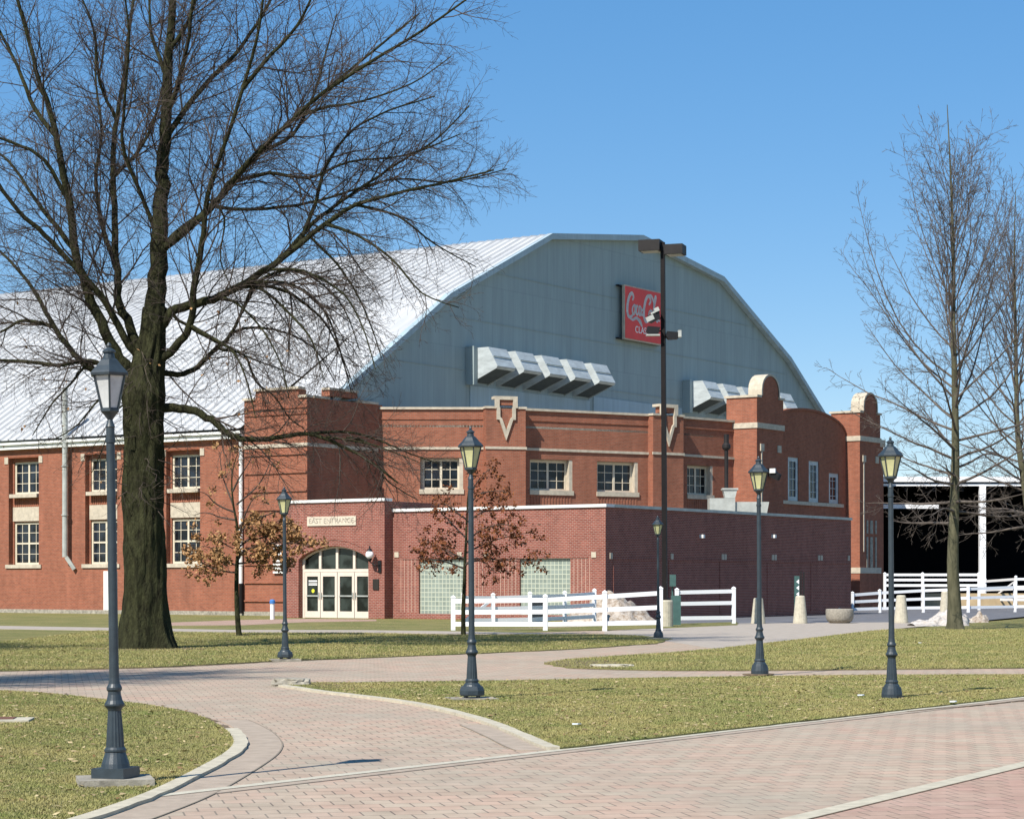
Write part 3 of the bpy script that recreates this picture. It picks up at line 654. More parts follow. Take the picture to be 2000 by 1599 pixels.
# end towers and curved parapet between them
TA = 12.56
def tower(b0, b1, wide=True):
    m = MB(); zs = 11.85
    m.box(TA-1.9, TA, b0, b1, 0, zs); mw = m
    bm_ = (b0+b1)/2; pts = []
    w2 = (b1-b0)*.30
    prof = [(bm_-w2, zs)]+[(bm_-w2*math.cos(t), 12.3+w2*.85*math.sin(t)) for t in [k*math.pi/10 for k in range(11)]]+[(bm_+w2, zs)]
    def arch(p, a0, a1):
        n = len(p); m.add([(a1, b, z) for b, z in p]+[(a0, b, z) for b, z in p], [list(range(n))[::-1] if False else list(range(n-1, -1, -1)), list(range(n, 2*n))]+[(i, (i+1) % n, n+(i+1) % n, n+i) for i in range(n)])
    arch(prof, TA-.6, TA+.01)
    m.box(TA-1.98, TA+.08, b0-.08, b1+.08, 10.9, 11.3) if False else None
    o = m.build('tower', M['brick'], B)
    m = MB()
    capo = [(bm_-(w2+.14)*math.cos(t), 12.3+(w2+.14)*.85*math.sin(t)) for t in [k*math.pi/10 for k in range(11)]]
    capi = [(bm_-(w2+.01)*math.cos(t), 12.3+(w2+.01)*.85*math.sin(t)) for t in [k*math.pi/10 for k in range(11)]]
    capo = [(capo[0][0], zs+.13)]+capo+[(capo[-1][0], zs+.13)]; capi = [(capi[0][0], zs+.13)]+capi+[(capi[-1][0], zs+.13)]
    n = len(capo)
    m.add([(TA+.05, b, z) for b, z in capo]+[(TA+.05, b, z) for b, z in capi]+[(TA-.8, b, z) for b, z in capo]+[(TA-.8, b, z) for b, z in capi],
          sum([[(k, k+1, n+k+1, n+k), (k+1, k, 2*n+k, 2*n+k+1), (3*n+k, 3*n+k+1, 2*n+k+1, 2*n+k)] for k in range(n-1)], []))
    m.box(TA-2.0, TA+.07, b0-.08, bm_-w2-.16, zs, zs+.13); m.box(TA-2.0, TA+.07, bm_+w2+.16, b1+.08, zs, zs+.13); m.box(TA-2.0, TA-.82, bm_-w2-.15, bm_+w2+.15, zs, zs+.13)
    m.build('coping', M['stone'], o)
    m = MB(); m.box(TA-1.96, TA+.06, b0-.06, b1+.06, 10.15, 10.45); m.build('stone_band', M['stone'], o)
    m = MB(); m.box(TA+.003, TA+.07, b0+.35, b0+.75, 8.9, 9.3); m.box(TA+.003, TA+.07, b1-.75, b1-.35, 8.9, 9.3)
    m.box(TA+.003, TA+.05, b0+.47, b0+.58, 3.5, 8.89)
    build_split(m, 'stone_block', M['stone'], o)
    return o
tower(23.9, 27.05); t2 = tower(37.0, 39.9)
m = MB(); m.box(TA-1.95, TA+.05, 36.96, 39.95, 2.2, 2.55); m.build('stone_band', M['stone'], t2)
m = MB(BF)
for k, (b0, b1) in enumerate(((37.9, 38.1), (38.4, 38.75), (39.1, 39.3))):
    m.box(b0, b1, -TA-.05, -TA-.003, 2.56, 4.4); m.box(b0, b1, -TA-.05, -TA-.003, 4.6, 5.4)
m.build('stone_tracery', M['stone_dark'], t2)
CA = 11.65
mx = FR((CA, 27.05), ang=R(90)); Lc = 9.95
wl = []
for c in (1.1, 3.6, 6.1, 8.6): wl.append((c-.45, c+.45, 6.1, 8.55))
wl = [(Lc/2+d-.5, Lc/2+d+.5, 6.1, z1) for d, z1 in ()]+[(c-.66, c+.66, 6.35, z1) for c, z1 in ((.95, 8.5), (3.0, 8.85), (5.65, 8.75), (8.3, 8.15))]
m = MB(mx); m.wall(0, Lc, 0, 10.4, wl, .35)
arc = [(Lc/2-Lc/2*math.cos(t), 10.4+1.25*math.sin(t)) for t in [k*math.pi/20 for k in range(21)]]
m.prism([(0, 10.4)]+arc[1:-1][::-1][::-1]+[(Lc, 10.4)] if False else [(x, z) for x, z in arc[::-1]], 0, .4)
m.build('wall', M['brick'], B)
for w0, w1, z0, z1 in wl: window(mx, w0, w1, z0, z1, .10, 2, 4, fw=.24, mull=(), sill=False, fmat='hood')
m = MB(mx)
for k in range(20):
    (x0, z0), (x1, z1) = arc[k], arc[k+1]
    m.add([(x0, -.06, z0+.002), (x1, -.06, z1+.002), (x1, -.06, z1+.13), (x0, -.06, z0+.13), (x0, .45, z0+.002), (x1, .45, z1+.002), (x1, .45, z1+.13), (x0, .45, z0+.13)], [(0, 1, 2, 3), (3, 2, 6, 7), (7, 6, 5, 4), (0, 4, 5, 1)])
m.build('coping', M['brick'], B)
m = MB(mx); m.box(.1, Lc-.5, -.1, .02, 6.14, 6.34); m.build('sill', M['stone'], B)
# mirrored far half of the end facade, out of sight from the front
for P, Q in ((V3, V2), (V2, V1), (V1, V0)):
    P2 = (P[0], 64.2-P[1]); Q2 = (Q[0], 64.2-Q[1])
    m = MB(FR(P2, Q2)); m.wall(0, math.dist(P2, Q2), 0, FZ); m.build('wall', M['brick'], B)
m = MB(); m.box(9.0, 10.1, 44.9, 45.7, 0, 10.3); m.build('pier', M['brick'], B)
m = MB(); m.box(8.9, 10.2, 44.8, 45.8, 10.3, 10.75); m.build('coping', M['stone'], B)

# annex with the entrance
AB = -3.83; AZ = 4.85; AC = 20.05; AE = 20.1
mxA = FR((0, AB), ang=0)
aL = onb(752, 0, AB)[0]
gb = []
for xa, xb in ((818, 907), (1015, 1114)):
    gb.append((onb(xa, 0, AB)[0], onb(xb, 0, AB)[0], .25, 2.68))
m = MB(mxA); m.wall(aL, AC, 0, AZ, gb, .15); m.wall(aL, AC, AZ-.3, AZ, (), y=.5)
m.build('wall', M['brick_new'], B)
for g0, g1, z0, z1 in gb:
    m = MB(mxA); m.quad((g0, .1, z0), (g1, .1, z0), (g1, .1, z1), (g0, .1, z1)); o = m.build('glass_block_window', M['glassblock'], B)
    m = MB(mxA); m.box(g0-.9, g1+.9, -.03, .02, z1+.01, z1+.07); m.build('lintel', M['brick_new'], B)
    m = MB(mxA)
    for k in range(5):
        m.box(g0-.22-k*.2, g0-.19-k*.2, -.008, .02, .3, z1); m.box(g1+.17+k*.2, g1+.20+k*.2, -.008, .02, .3, z1)
    build_split(m, 'vertical_course', M['mortar'], B)
m = MB(mxA)
for x in (760, 775, 898, 950, 1160):
    u, z = onb(x, 1083, AB); m.box(u-.12, u+.12, -.03, .02, z-.12, z+.12)
build_split(m, 'stone_block', M['stone'], B)
m = MB(mxA); m.box(aL-.02, AC+.08, -.08, .6, AZ, AZ+.13); m.build('coping', M['white'], B)
mxS = FR((AC, AB), ang=R(90)); LS = 23.9
m = MB(mxS); m.wall(0, LS, 0, AZ); m.build('wall', M['brick_new'], B)
m = MB(mxS); m.box(.62, LS, -.08, .4, AZ, AZ+.13); m.build('coping', M['galv'], B)
m = MB(mxS); m.box(.6, LS-.4, -.03, .02, 2.62, 2.70)
for k in range(5): 
    u = .6+k*(LS-1.0)/4.9; m.box(u, u+.06, -.03, .02, .2, 2.6)
m.build('brick_course', M['brick_new'], B)
m = MB(mxS)
for x in (1193, 1312, 1411, 1416, 1509, 1514, 1599, 1604, 1657):
    u, z = onp(x, 1085+(x-1193)*.01, (AC, AB), (AC, AB+1)); m.box(u-.1, u+.1, -.04, .02, z-.13, z+.13)
build_split(m, 'stone_block', M['stone'], B)
m = MB(mxS)
for x in (1368, 1508): u, z = onp(x, 1047, (AC, AB), (AC, AB+1)); m.box(u-.08, u+.08, -.2, .0, z-.08, z+.08)
build_split(m, 'wall_light', M['white'], B)
m = MB(); m.slab([(aL, AB+.5), (AC-.2, AB+.5), (AC-.2, AB+LS), (11, AB+LS), (10, 18), (5, 9), (.5, 5), (.5, -.2), (aL, -.2)], AZ-.5, AZ-.4); m.build('flat_roof', M['stone_dark'], B)
m = MB(mxS); m.M = FR((AC, AB+LS), ang=R(180)); m.wall(0, 9, 0, AZ); m.build('wall', M['brick_new'], B)
# entrance block
EB = -4.45; mxE = FR((0, EB), ang=0)
e0 = onb(556, 0, EB)[0]; e1 = onb(751, 0, EB)[0]; EZ = 5.33
d0 = onb(583, 0, EB)[0]; d1 = onb(719.5, 0, EB)[0]; dc = (d0+d1)/2; zs, zp = 2.72, 3.32
m = MB(mxE); m.quad((e0, 0, 0), (d0, 0, 0), (d0, 0, EZ), (e0, 0, EZ)); m.quad((d1, 0, 0), (e1, 0, 0), (e1, 0, EZ), (d1, 0, EZ))
N = 16; ar = [(d0+(d1-d0)*k/N, zs+(zp-zs)*math.sin(math.pi*k/N)**.75) for k in range(N+1)]
for k in range(N):
    m.quad((ar[k][0], 0, ar[k][1]), (ar[k+1][0], 0, ar[k+1][1]), (ar[k+1][0], 0, EZ), (ar[k][0], 0, EZ))
    m.quad((ar[k][0], 0, ar[k][1]), (ar[k][0], .5, ar[k][1]), (ar[k+1][0], .5, ar[k+1][1]), (ar[k+1][0], 0, ar[k+1][1]))
m.quad((d0, 0, 0), (d0, .5, 0), (d0, .5, zs), (d0, 0, zs)); m.quad((d1, .5, 0), (d1, 0, 0), (d1, 0, zs), (d1, .5, zs))
m.quad((e1, 0, 0), (e1, 4.2, 0), (e1, 4.2, EZ), (e1, 0, EZ)); m.quad((e0, 4.2, 0), (e0, 0, 0), (e0, 0, EZ), (e0, 4.2, EZ)); 
m.quad((e0, .5, EZ-.4), (e1, .5, EZ-.4), (e1, 4.2, EZ-.4), (e0, 4.2, EZ-.4))
m.build('entrance_wall', M['brick_new'], B)
m = MB(mxE)
for k in range(N):
    (x0, z0), (x1, z1) = ar[k], ar[k+1]
    m.add([(x0, -.025, z0+.28), (x1, -.025, z1+.28), (x1, -.025, z1+.34), (x0, -.025, z0+.34), (x0, .01, z0+.28), (x1, .01, z1+.28), (x1, .01, z1+.34), (x0, .01, z0+.34)], [(0, 1, 2, 3), (3, 2, 6, 7), (0, 4, 5, 1)])
m.build('arch_course', M['brick_new'], B)
m = MB(mxE); m.box(e0-.02, e1+.06, -.08, .5, EZ, EZ+.13); m.build('coping', M['white'], B)
# doors and fanlight
z2 = 2.13; P4 = [(d0+.05)+(d1-d0-.1)*k/4 for k in range(5)]
m = MB(mxE); m.box(d0, d1, .30, .40, z2, z2+.14)
for k in range(5):
    x = P4[k]; zt = zs+(zp-zs)*math.sin(math.pi*min(1, max(0, (x-d0)/(d1-d0))))**.75
    m.box(x-.07, x+.07, .29, .41, z2+.14, max(zt, zs)-.04)
m.box(d0, d0+.12, .3, .4, 0, z2); m.box(d1-.12, d1, .3, .4, 0, z2)
for k in range(N):
    (x0, z0), (x1, z1) = ar[k], ar[k+1]
    m.add([(x0, .30, z0-.09), (x1, .30, z1-.09), (x1, .30, z1-.002), (x0, .30, z0-.002), (x0, .4, z0-.09), (x1, .4, z1-.09)], [(0, 1, 2, 3), (0, 4, 5, 1)])
fan = m.build('fanlight', M['doorframe'], B)
m = MB(mxE); m.add([(x, .37, z) for x, z in ar]+[(d1, .37, z2+.1), (d0, .37, z2+.1)], [list(range(N+3))[::-1]]); m.build('pane', M['doorglass'], fan)
for k in range(4):
    x0, x1 = P4[k]+.015, P4[k+1]-.015; m = MB(mxE)
    if k == 0: x0 += .06
    if k == 3: x1 -= .06
    s = .13; m.box(x0, x0+s, .31, .39, .02, z2-.01); m.box(x1-s, x1, .31, .39, .02, z2-.01); m.box(x0+s, x1-s, .31, .39, .02, .32); m.box(x0+s, x1-s, .31, .39, z2-.2, z2-.01)
    do = m.build('door', M['doorframe'], B)
    m = MB(mxE); m.quad((x0+s, .36, .32), (x1-s, .36, .32), (x1-s, .36, z2-.2), (x0+s, .36, z2-.2)); m.build('pane', M['doorglass'], do)
    m = MB(mxE); m.box(x0+s-.02, x1-s+.02, .27, .30, 1.0, 1.06); hx = x1-.06 if k % 2 == 0 else x0+.06; m.box(hx-.02, hx+.02, .25, .28, .9, 1.2); m.build('push_bar', M['galv'], do)
    if k == 0:
        m = MB(mxE)
        for z, hh in ((1.70, .05), (1.62, .03), (1.52, .05)): m.box(x0+s+.06, x1-s-.08, .352, .357, z, z+hh)
        m.build('door_lettering', M['signwhite'], do)
        m = MB(mxE); m.M = mxE @ Matrix.Translation(((x0+x1)/2, .356, 1.26)) @ Matrix.Rotation(R(90), 4, 'X'); m.lathe([(.09, 0), (.09, .005)], 16); m.build('round_sticker', M['yellow'], do)
# name stone
u, z = onb(600, 1027, EB-.05); ue, ze = onb(695, 1007, EB-.05)
m = MB(mxE); m.box(u, ue, -.06, -.002, z, ze); ns = m.build('name_stone', M['name_stone'], B)
vs_, fs_ = textmesh('EAST ENTRANCE', (ze-z)*.78, .004)
wtx = max(v.x for v in vs_)-min(v.x for v in vs_); sx = (ue-u)*.92/wtx
m = MB(mxE @ Matrix.Translation(((u+ue)/2, -.064, (z+ze)/2)) @ Matrix.Rotation(R(90), 4, 'X') @ Matrix.Scale(sx, 4, (1, 0, 0))); m.add(vs_, fs_); m.build('lettering', M['stone_dark'], ns)
# plaque, globe lanterns, louvre
u, z = onb(735, 1140, EB); m = MB(mxE); m.box(u-.17, u+.17, -.05, -.002, z-.26, z+.22); m.build('plaque', M['plaque'], B)
for x in (549, 722):
    u, z = onb(x, 1083, EB-.4); u = onb(x, 1083, EB-.4)[0]
    m = MB(FR((u, EB-.4), ang=0)); m.tube([(.3 if x > 600 else -.0, .4, z-.45), (.25 if x > 600 else 0, .1, z-.5), (0, 0, z-.3), (0, 0, z-.2)], .03, 8); m.lathe([(.14, z+.17), (.10, z+.24), (.03, z+.3), (.03, z+.38), (.0, z+.42)], 12); m.lathe([(.05, z-.3), (.12, z-.2), (.10, z-.17)], 12)
    m.box(-.06 if x < 600 else .22, .06 if x < 600 else .38, .33, .40, z-.8, z-.25)
    o = m.build('wall_lantern', M['black'], B)
    m = MB(FR((u, EB-.4), ang=0)); m.lathe([(.19*math.sin(t), z-.19*math.cos(t)) for t in [math.pi*k/10 for k in range(1, 10)]], 16); m.build('globe', M['globe'], o, smooth=True)
u, z = onb(536, 1100, -.1); u1 = onb(552, 0, -.1)[0]
m = MB(FR((0, -.1), ang=0))
for k in range(8): m.box(u, u1+.4, -.12, -.03, 2.1+k*.19, 2.2+k*.19)
m.build('louvre', M['white'], B)
# roof plant on the annex
RP = loc(1440, 108); mxR = FR((RP[0], RP[1]), ang=R(-6))
def RU(x, Y=108): return (x-1440)/F*Y
m = MB(); pos = AT(1440, 998, 108)
rp = thing('rooftop_duct', 'pale grey metal duct box on the low roof before the end tower', 'duct', (pos.x, pos.y, 4.45))
m.box(RU(1386), RU(1436), 0, 1.2, .1, 1.45-.02+.0); m.box(RU(1436), RU(1495), .15, 1.0, .3, 1.25); m.prism([(RU(1495), .3), (RU(1498), .6), (RU(1503), 1.25), (RU(1495), 1.25)], .15, 1.0)
m.build('duct_box', M['galv'], rp)
m = MB(); m.prism([(RU(1418), 1.45), (RU(1437), 1.45), (RU(1441), 1.85), (RU(1414), 1.85)], .3, 1.0); m.box(RU(1412), RU(1443), .25, 1.05, 1.86, 1.95); m.build('duct_hood', M['galv'], rp)
m = MB(); m.lathe([(.1, 1.95), (.1, 3.9)], 12, (RU(1422), .9)); m.lathe([(.14, 3.9), (.22, 4.0), (.22, 4.15), (.13, 4.25), (.13, 4.7)], 12, (RU(1422), .9)); m.build('vent_pipe', M['bronzehead'], rp)
m = MB(); m.box(-.6, 1.2, 0, 1.2, -.3, .1); m.build('support', M['black'], rp)
# floodlights on the side of the tower
fl = thing('tower_floodlight', 'small white and black floodlight fixed to the side of the near brick tower', 'floodlight')
p = Vector((*(OB+eA*(TA+.25)+eB*25.6), AT(1512, 925, 119).z)); fl.location = p; fl.rotation_euler = (0, 0, ANG)
m = MB(); m.bar((-.25, 0, 0), (.3, 0, 0), .06, .06); m.build('bracket', M['black'], fl)
m = MB(); m.prism([(-.25, -.1), (.3, -.35), (.45, -.05), (-.1, .3)], -.4, -.1); m.build('lamp_head', M['black'], fl)
m = MB(); m.box(-.1, .25, -.5, -.405, .05, .3); m.build('lens', M['white'], fl)

# ------------------------------------------------------------------ red advertising sign on the gable
sg = thing('advertising_sign', 'square red sign with white script lettering high on the blue gable end', 'sign', (OB.x, OB.y, 0), ANG)
SB0, SB1, SZ0, SZ1 = 29.75, 34.3, 16.35, 19.65; SW = SB1-SB0; SH = SZ1-SZ0
m = MB(BF); m.box(SB0, SB1, -.45, -.28, SZ0, SZ1); m.build('case', M['stone'], sg)
m = MB(BF); m.box(SB0+.08, SB1-.08, -.47, -.451, SZ0+.08, SZ1-.08); m.build('red_face', M['signred'], sg)
m = MB(BF); m.box(SB0-.35, SB1+.1, -.27, -.05, SZ1-.1, SZ1-.02); m.box(SB0-.35, SB1+.1, -.27, -.05, SZ0+.02, SZ0+.1); m.build('bracket', M['black'], sg)
m = MB(BF)
def stroke(pts, w0=.11, w1=None):
    pp = smooth(pts, 5); n = len(pp); vs = []; 
    for i, p in enumerate(pp):
        d = (pp[min(i+1, n-1)]-pp[max(i-1, 0)]).normalized(); q = Vector((-d.y, d.x)); w = w0 if w1 is None else w0+(w1-w0)*math.sin(math.pi*i/(n-1))
        for s in (-.5, .5):
            c = p+q*0; w *= 1.3; vs.append((SB0+(c.x*.97)*SW+q.x*w*s, -.485, SZ0+(.6+(c.y-.6)*1.12)*SH+q.y*w*s))
    m.add(vs, [(2*i, 2*i+2, 2*i+3, 2*i+1) for i in range(n-1)]+[(2*i+1, 2*i+3, 2*i+2, 2*i) for i in range(n-1)])
T = .10
stroke([(.20, .72), (.23, .78), (.19, .84), (.12, .79), (.07, .66), (.06, .52), (.10, .44), (.17, .45), (.22, .50)], .09, .17)      # C
stroke([(.10, .44), (.20, .40), (.30, .44), (.38, .40), (.45, .33), (.40, .42), (.30, .45)], .07, .14)                             # ribbon below
stroke([(.24, .65), (.20, .60), (.20, .52), (.24, .50), (.27, .56), (.27, .63), (.24, .65), (.29, .64)], .07, .12)                  # o
stroke([(.35, .63), (.32, .65), (.30, .60), (.30, .52), (.33, .50), (.36, .54)], .07, .12)                                         # c
stroke([(.43, .63), (.39, .65), (.37, .60), (.37, .53), (.40, .50), (.43, .55), (.43, .64), (.43, .54), (.46, .50), (.49, .56)], .07, .12)  # a
stroke([(.64, .70), (.69, .77), (.65, .85), (.58, .82), (.52, .69), (.50, .53), (.54, .42), (.62, .43), (.67, .52)], .09, .17)      # second C
stroke([(.62, .85), (.70, .86), (.76, .78), (.80, .72)], .06, .12)
stroke([(.68, .62), (.64, .57), (.64, .49), (.68, .46), (.71, .52), (.71, .59), (.68, .62), (.74, .60)], .07, .12)                  # o
stroke([(.74, .50), (.80, .70), (.84, .84), (.81, .86), (.77, .70), (.76, .52), (.79, .45), (.83, .50)], .06, .10)                  # l
stroke([(.90, .57), (.86, .60), (.83, .54), (.84, .47), (.87, .45), (.90, .50), (.91, .58), (.90, .49), (.94, .46)], .07, .12)      # a
stroke([(.445, .585), (.50, .60)], .1)
m.build('script_lettering', M['signwhite'], sg)
vs_, fs_ = textmesh('CLASSIC', .58, .006); m = MB(BF @ Matrix.Translation((SB0+SW*.5, -.48, SZ0+SH*.21)) @ Matrix.Rotation(R(90), 4, 'X')); m.add(vs_, fs_); m.build('small_lettering', M['signwhite'], sg)

# ------------------------------------------------------------------ street lamps
def make_lamp(base_sides, brot, glass, hrot, nl=6):
    L = thing('street_lamp', 'x', 'street lamp')
    m = MB()
    if base_sides == 4:
        m.lathe([(.215, .0), (.215, .085)], 4, rot=brot); bt = [(.125, .085), (.118, .12)]
    elif base_sides == 8:
        m.lathe([(.17, .03), (.18, .05), (.18, .10), (.165, .14), (.15, .16)], 8, rot=brot); bt = [(.125, .16), (.115, .18)]
        for k in range(4): m.lathe([(.02, 0), (.02, .035)], 6, (.12*math.cos(k*1.57+.7), .12*math.sin(k*1.57+.7)))
    else:
        m.lathe([(.15, 0), (.15, .06), (.135, .14), (.13, .16)], 20); bt = [(.115, .16), (.11, .18)]
    m.lathe(bt+[(.092, .20), (.088, .215), (.094, .225), (.094, .24), (.078, .26)], 20)
    m.build('base', M['lampmetal'], L)
    m = MB(); n = 32; prof = [(.077, .26), (.073, .35), (.064, .47), (.057, .57)]
    vs = []; fs = []
    for r, z in prof:
        for k in range(n):
            t = 2*math.pi*k/n; rr = r*(1 if k % 2 else .93); vs.append((rr*math.cos(t), rr*math.sin(t), z))
    for j in range(3):
        for k in range(n): fs.append((j*n+k, j*n+(k+1) % n, (j+1)*n+(k+1) % n, (j+1)*n+k))
    m.add(vs, fs); m.build('fluted_shaft', M['lampmetal'], L)
    m = MB(); m.lathe([(.056, .57), (.066, .59), (.086, .615), (.086, .63), (.068, .66), (.056, .71), (.055, .735), (.066, .75), (.066, .77), (.050, .80), (.044, .85), (.041, 1.0), (.036, 2.86), (.043, 2.865), (.043, 2.90), (.036, 2.905), (.036, 2.99), (.042, 3.0), (.030, 3.03), (.022, 3.06), (.05, 3.10), (.075, 3.13)], 20); m.build('pole', M['lampmetal'], L, smooth=False)
    m = MB()
    m.lathe([(.04, 3.10), (.088, 3.13), (.088, 3.155), (.078, 3.16)], nl, rot=hrot)
    for k in range(nl):
        t = 2*math.pi*k/nl+hrot; c, s = math.cos(t), math.sin(t); m.bar((.080*c, .080*s, 3.15), (.148*c, .148*s, 3.435), .015, .015)
    m.lathe([(.150, 3.43), (.178, 3.435), (.182, 3.455), (.165, 3.475), (.12, 3.52), (.08, 3.57), (.060, 3.585)], nl, rot=hrot)
    m.lathe([(.050, 3.585), (.045, 3.63), (.058, 3.635), (.058, 3.65), (.035, 3.665), (.015, 3.68), (.022, 3.695), (.010, 3.72)], 12)
    m.build('lantern_frame', M['lampmetal'], L)
    m = MB(); m.lathe([(.074, 3.152), (.141, 3.432)], nl, rot=hrot, cap=False); m.build('lantern_glass', glass, L)
    return L
lamps = [  # px base, px top, kind, label
    ((226, 1538), 690, 4, 'tall dark street lamp with panes painted white for the bright roof behind on a concrete pad, nearest on the left'),
    ((922, 1369), 840, 8, 'dark street lamp on an octagonal foot in the middle lawn before the russet leaved tree'),
    ((1484, 1319), 894, 16, 'dark street lamp standing beside the narrow footpath before the brick side wall'),
    ((1742, 1367), 857, 16, 'dark street lamp with a round foot at the right of the middle lawn'),
    ((557, 1291), 955, 8, 'dark street lamp standing left of the arched entrance doors'),
    ((1286, 1248), 1010, 16, 'small distant black street lamp just left of the tall parking lot pole')]
for i, ((x, y), top, kd, lab) in enumerate(lamps):
    X, Y = G(x, y); H = (y-top)*Y/F; s = H/3.72
    L = make_lamp(kd, math.pi/4-.30, M['lampglass_backlit'] if i == 0 else M['lampglass'], (R(100) if i == 0 else R(60-12)))
    L.location = (X, Y, .03); L.scale = (s, s, s); tag(L, lab, 'street lamp', 'street lamps along the paved walks')
    L.rotation_euler = (0, R(-.9) if i == 0 else R(-.35), 0)
    if i != 2 and i != 3:
        mm = MB(); w2 = .28*s; 
        mm.box(-w2*1.15, w2*1.1, -w2, w2, -.06, .085 if i == 0 else .05)
        pb = mm.build('lamp_footing', M['stone_dark']); pb.location = (X, Y, .0); pb.rotation_euler = (0, 0, .25)
        tag(pb, {0: 'square concrete pad under the nearest street lamp', 1: 'thin concrete pad under the lamp in the middle lawn', 4: 'thin concrete pad under the lamp left of the entrance', 5: 'thin concrete pad under the small distant lamp by the pole'}[i], 'concrete pad', 'concrete pads under the lamps')
        L.location.z = .086 if i == 0 else .051

# ------------------------------------------------------------------ parking lot light pole
X, Y = G(1299, 1224); Hh = (1224-468)*Y/F
lp = thing('floodlight_pole', 'tall brown light pole with two box heads on a round concrete base', 'light pole', (X, Y, 0))
lp.rotation_euler = (0, R(-.35), 0)
m = MB(); m.lathe([(.30, -.1), (.30, .95), (.27, 1.0)], 20); m.build('concrete_base', M['conc'], lp)
m = MB(); 
m.lathe([(.22, 1.0), (.22, 1.06), (.125, 1.1), (.105, Hh-.1)], 4, rot=R(45-17)); m.build('pole', M['bronze'], lp)
def up(x, y): return ((x-1296)/F*Y, EH+(HY-y)/F*Y)
m = MB(Matrix.Rotation(R(-17), 4, 'Z')); m.box(-.85, -.05, -.35, .35, Hh-.42, Hh-.02); h1 = m.build('lamp_head', M['bronzehead'], lp)
m = MB(Matrix.Rotation(R(-17), 4, 'Z')); m.box(-.78, -.12, -.28, .28, Hh-.44, Hh-.421); m.build('lens', M['galv'], h1)
m = MB(Matrix.Rotation(R(-17), 4, 'Z')); m.box(.12, .80, -.28, .42, Hh-.58, Hh-.22); h2 = m.build('lamp_head', M['bronzehead'], lp)
m = MB(Matrix.Rotation(R(-17), 4, 'Z')); m.box(.19, .73, -.21, .35, Hh-.60, Hh-.581); m.build('lens', M['galv'], h2)
m = MB(Matrix.Rotation(R(-17), 4, 'Z')); m.box(-.06, .13, -.08, .08, Hh-.42, Hh-.20); m.build('bracket', M['black'], lp)
for (x, y, sgn) in ((1276, 620, -1), (1275, 645, -1), (1313, 655, 1)):
    u, z = up(x, y)
    m = MB(); m.bar((0, 0, z-.02), (u*.6, -.05, z-.05), .05, .05)
    a = m.build('floodlight_arm', M['black'], lp)
    m = MB(Matrix.Translation((u, -.15, z)) @ Matrix.Rotation(R(-25 if y < 640 else 0), 4, 'Y')); m.prism([(-.25, -.05), (-.15, -.17), (.2, -.15), (.27, .08), (-.2, .12)], -.2, .2); m.build('floodlight', M['black'], a)
    m = MB(Matrix.Translation((u, -.15, z)) @ Matrix.Rotation(R(-25 if y < 640 else 0), 4, 'Y')); 
    if y < 640: m.box(-.05, .3, -.22, .1, .10, .16); m.box(.12, .3, -.25, -.1, .1, .25); m.box(-.3, .0, -.22, -.2, -.1, .08)
    elif sgn < 0: m.box(-.25, .25, -.22, .1, -.23, -.18)
    else: m.box(.2, .32, -.24, .1, -.1, .15)
    m.build('reflector', M['galv'], a)
X2, Y2 = G(1322, 1221)
ub = thing('utility_cabinet', 'narrow green utility cabinet beside the concrete base of the light pole', 'utility box', (X2, Y2, 0))
m = MB(); m.box(-.22, .14, -.15, .15, 0, 1.15); m.build('case', M['green_metal'], ub)
m = MB(); m.box(-.27, -.05, -.18, .15, 1.5, 1.95); m.box(-.2, -.14, 0, .06, 1.15, 1.5); m.build('meter_box', M['green_metal'], ub)

# ------------------------------------------------------------------ white rail fences
def fence(name, label, posts, rails=3, pw=.13, rh=.15, skip=(), brace=None, fr=(.9, .56, .2), cat='fence'):
    P = [Vector((*G(x, y), 0)) for x, y, h in posts]; H = [p[2] for p in posts]
    t = thing(name, label, cat, P[0]); o0 = P[0]
    for p, h in zip(P, H):
        m = MB(FR((p.x-o0.x, p.y-o0.y), ang=.25)); k = pw/2; m.box(-k, k, -k, k, -.05, h); m.lathe([(k*1.6, h), (k*1.6, h+.03), (.01, h+.09)], 4, rot=math.pi/4); m.build('post', M['pvc'], t)
    for i in range(len(P)-1):
        if i in skip: continue
        for f in fr[:rails]:
            a = P[i]-o0; b = P[i+1]-o0; m = MB(); m.bar((a.x, a.y-.0, H[i]*f), (b.x, b.y, H[i+1]*f), .05, rh); m.build('rail', M['pvc'], t)
    if brace:
        i, = brace; a = P[i]-o0; b = P[i+1]-o0; m = MB(); m.bar((a.x, a.y, H[i]*.15), (b.x, b.y, H[i+1]*.88), .04, .1); m.build('brace', M['pvc'], t)
    return t
fence('rail_fence', 'white three rail fence running from the russet tree to the light pole', [(885, 1231, 1.12), (1065, 1232, 1.17), (1181, 1232, 1.30), (1290, 1231.5, 1.43)])
fence('rail_fence', 'short white three rail fence right of the light pole before the dark brick wall', [(1322, 1219, 1.35), (1433, 1218, 1.40)], fr=(.93, .60, .18))
fence('rail_fence', 'white three rail fence with a diagonal brace behind the nearer one', [(905, 1224, 1.2), (963, 1223, 1.18), (1035, 1222, 1.22), (1103, 1219, 1.24), (1161, 1216, 1.32)], brace=(0,))
fence('rail_fence', 'long white rail fence across the lot right of the towers', [(1665, 1197, 1.08), (1718, 1196.5, 1.2), (1803, 1196, 1.34), (1891, 1196, 1.43), (1982, 1195, 1.54), (2060, 1195, 1.6)])
fence('rail_fence', 'higher white rail fence directly in front of the dark stand', [(1728, 1191, 2.17), (1802, 1191, 2.17), (1912, 1191.3, 2.17)], fr=(.97, .83, .68))
fence('gate', 'white gate with crossed rails right of the stand column', [(1924, 1186, 1.85), (1984, 1188, 2.0), (2060, 1188, 2.0)], brace=(0,), fr=(.93, .62, .28), cat='gate')
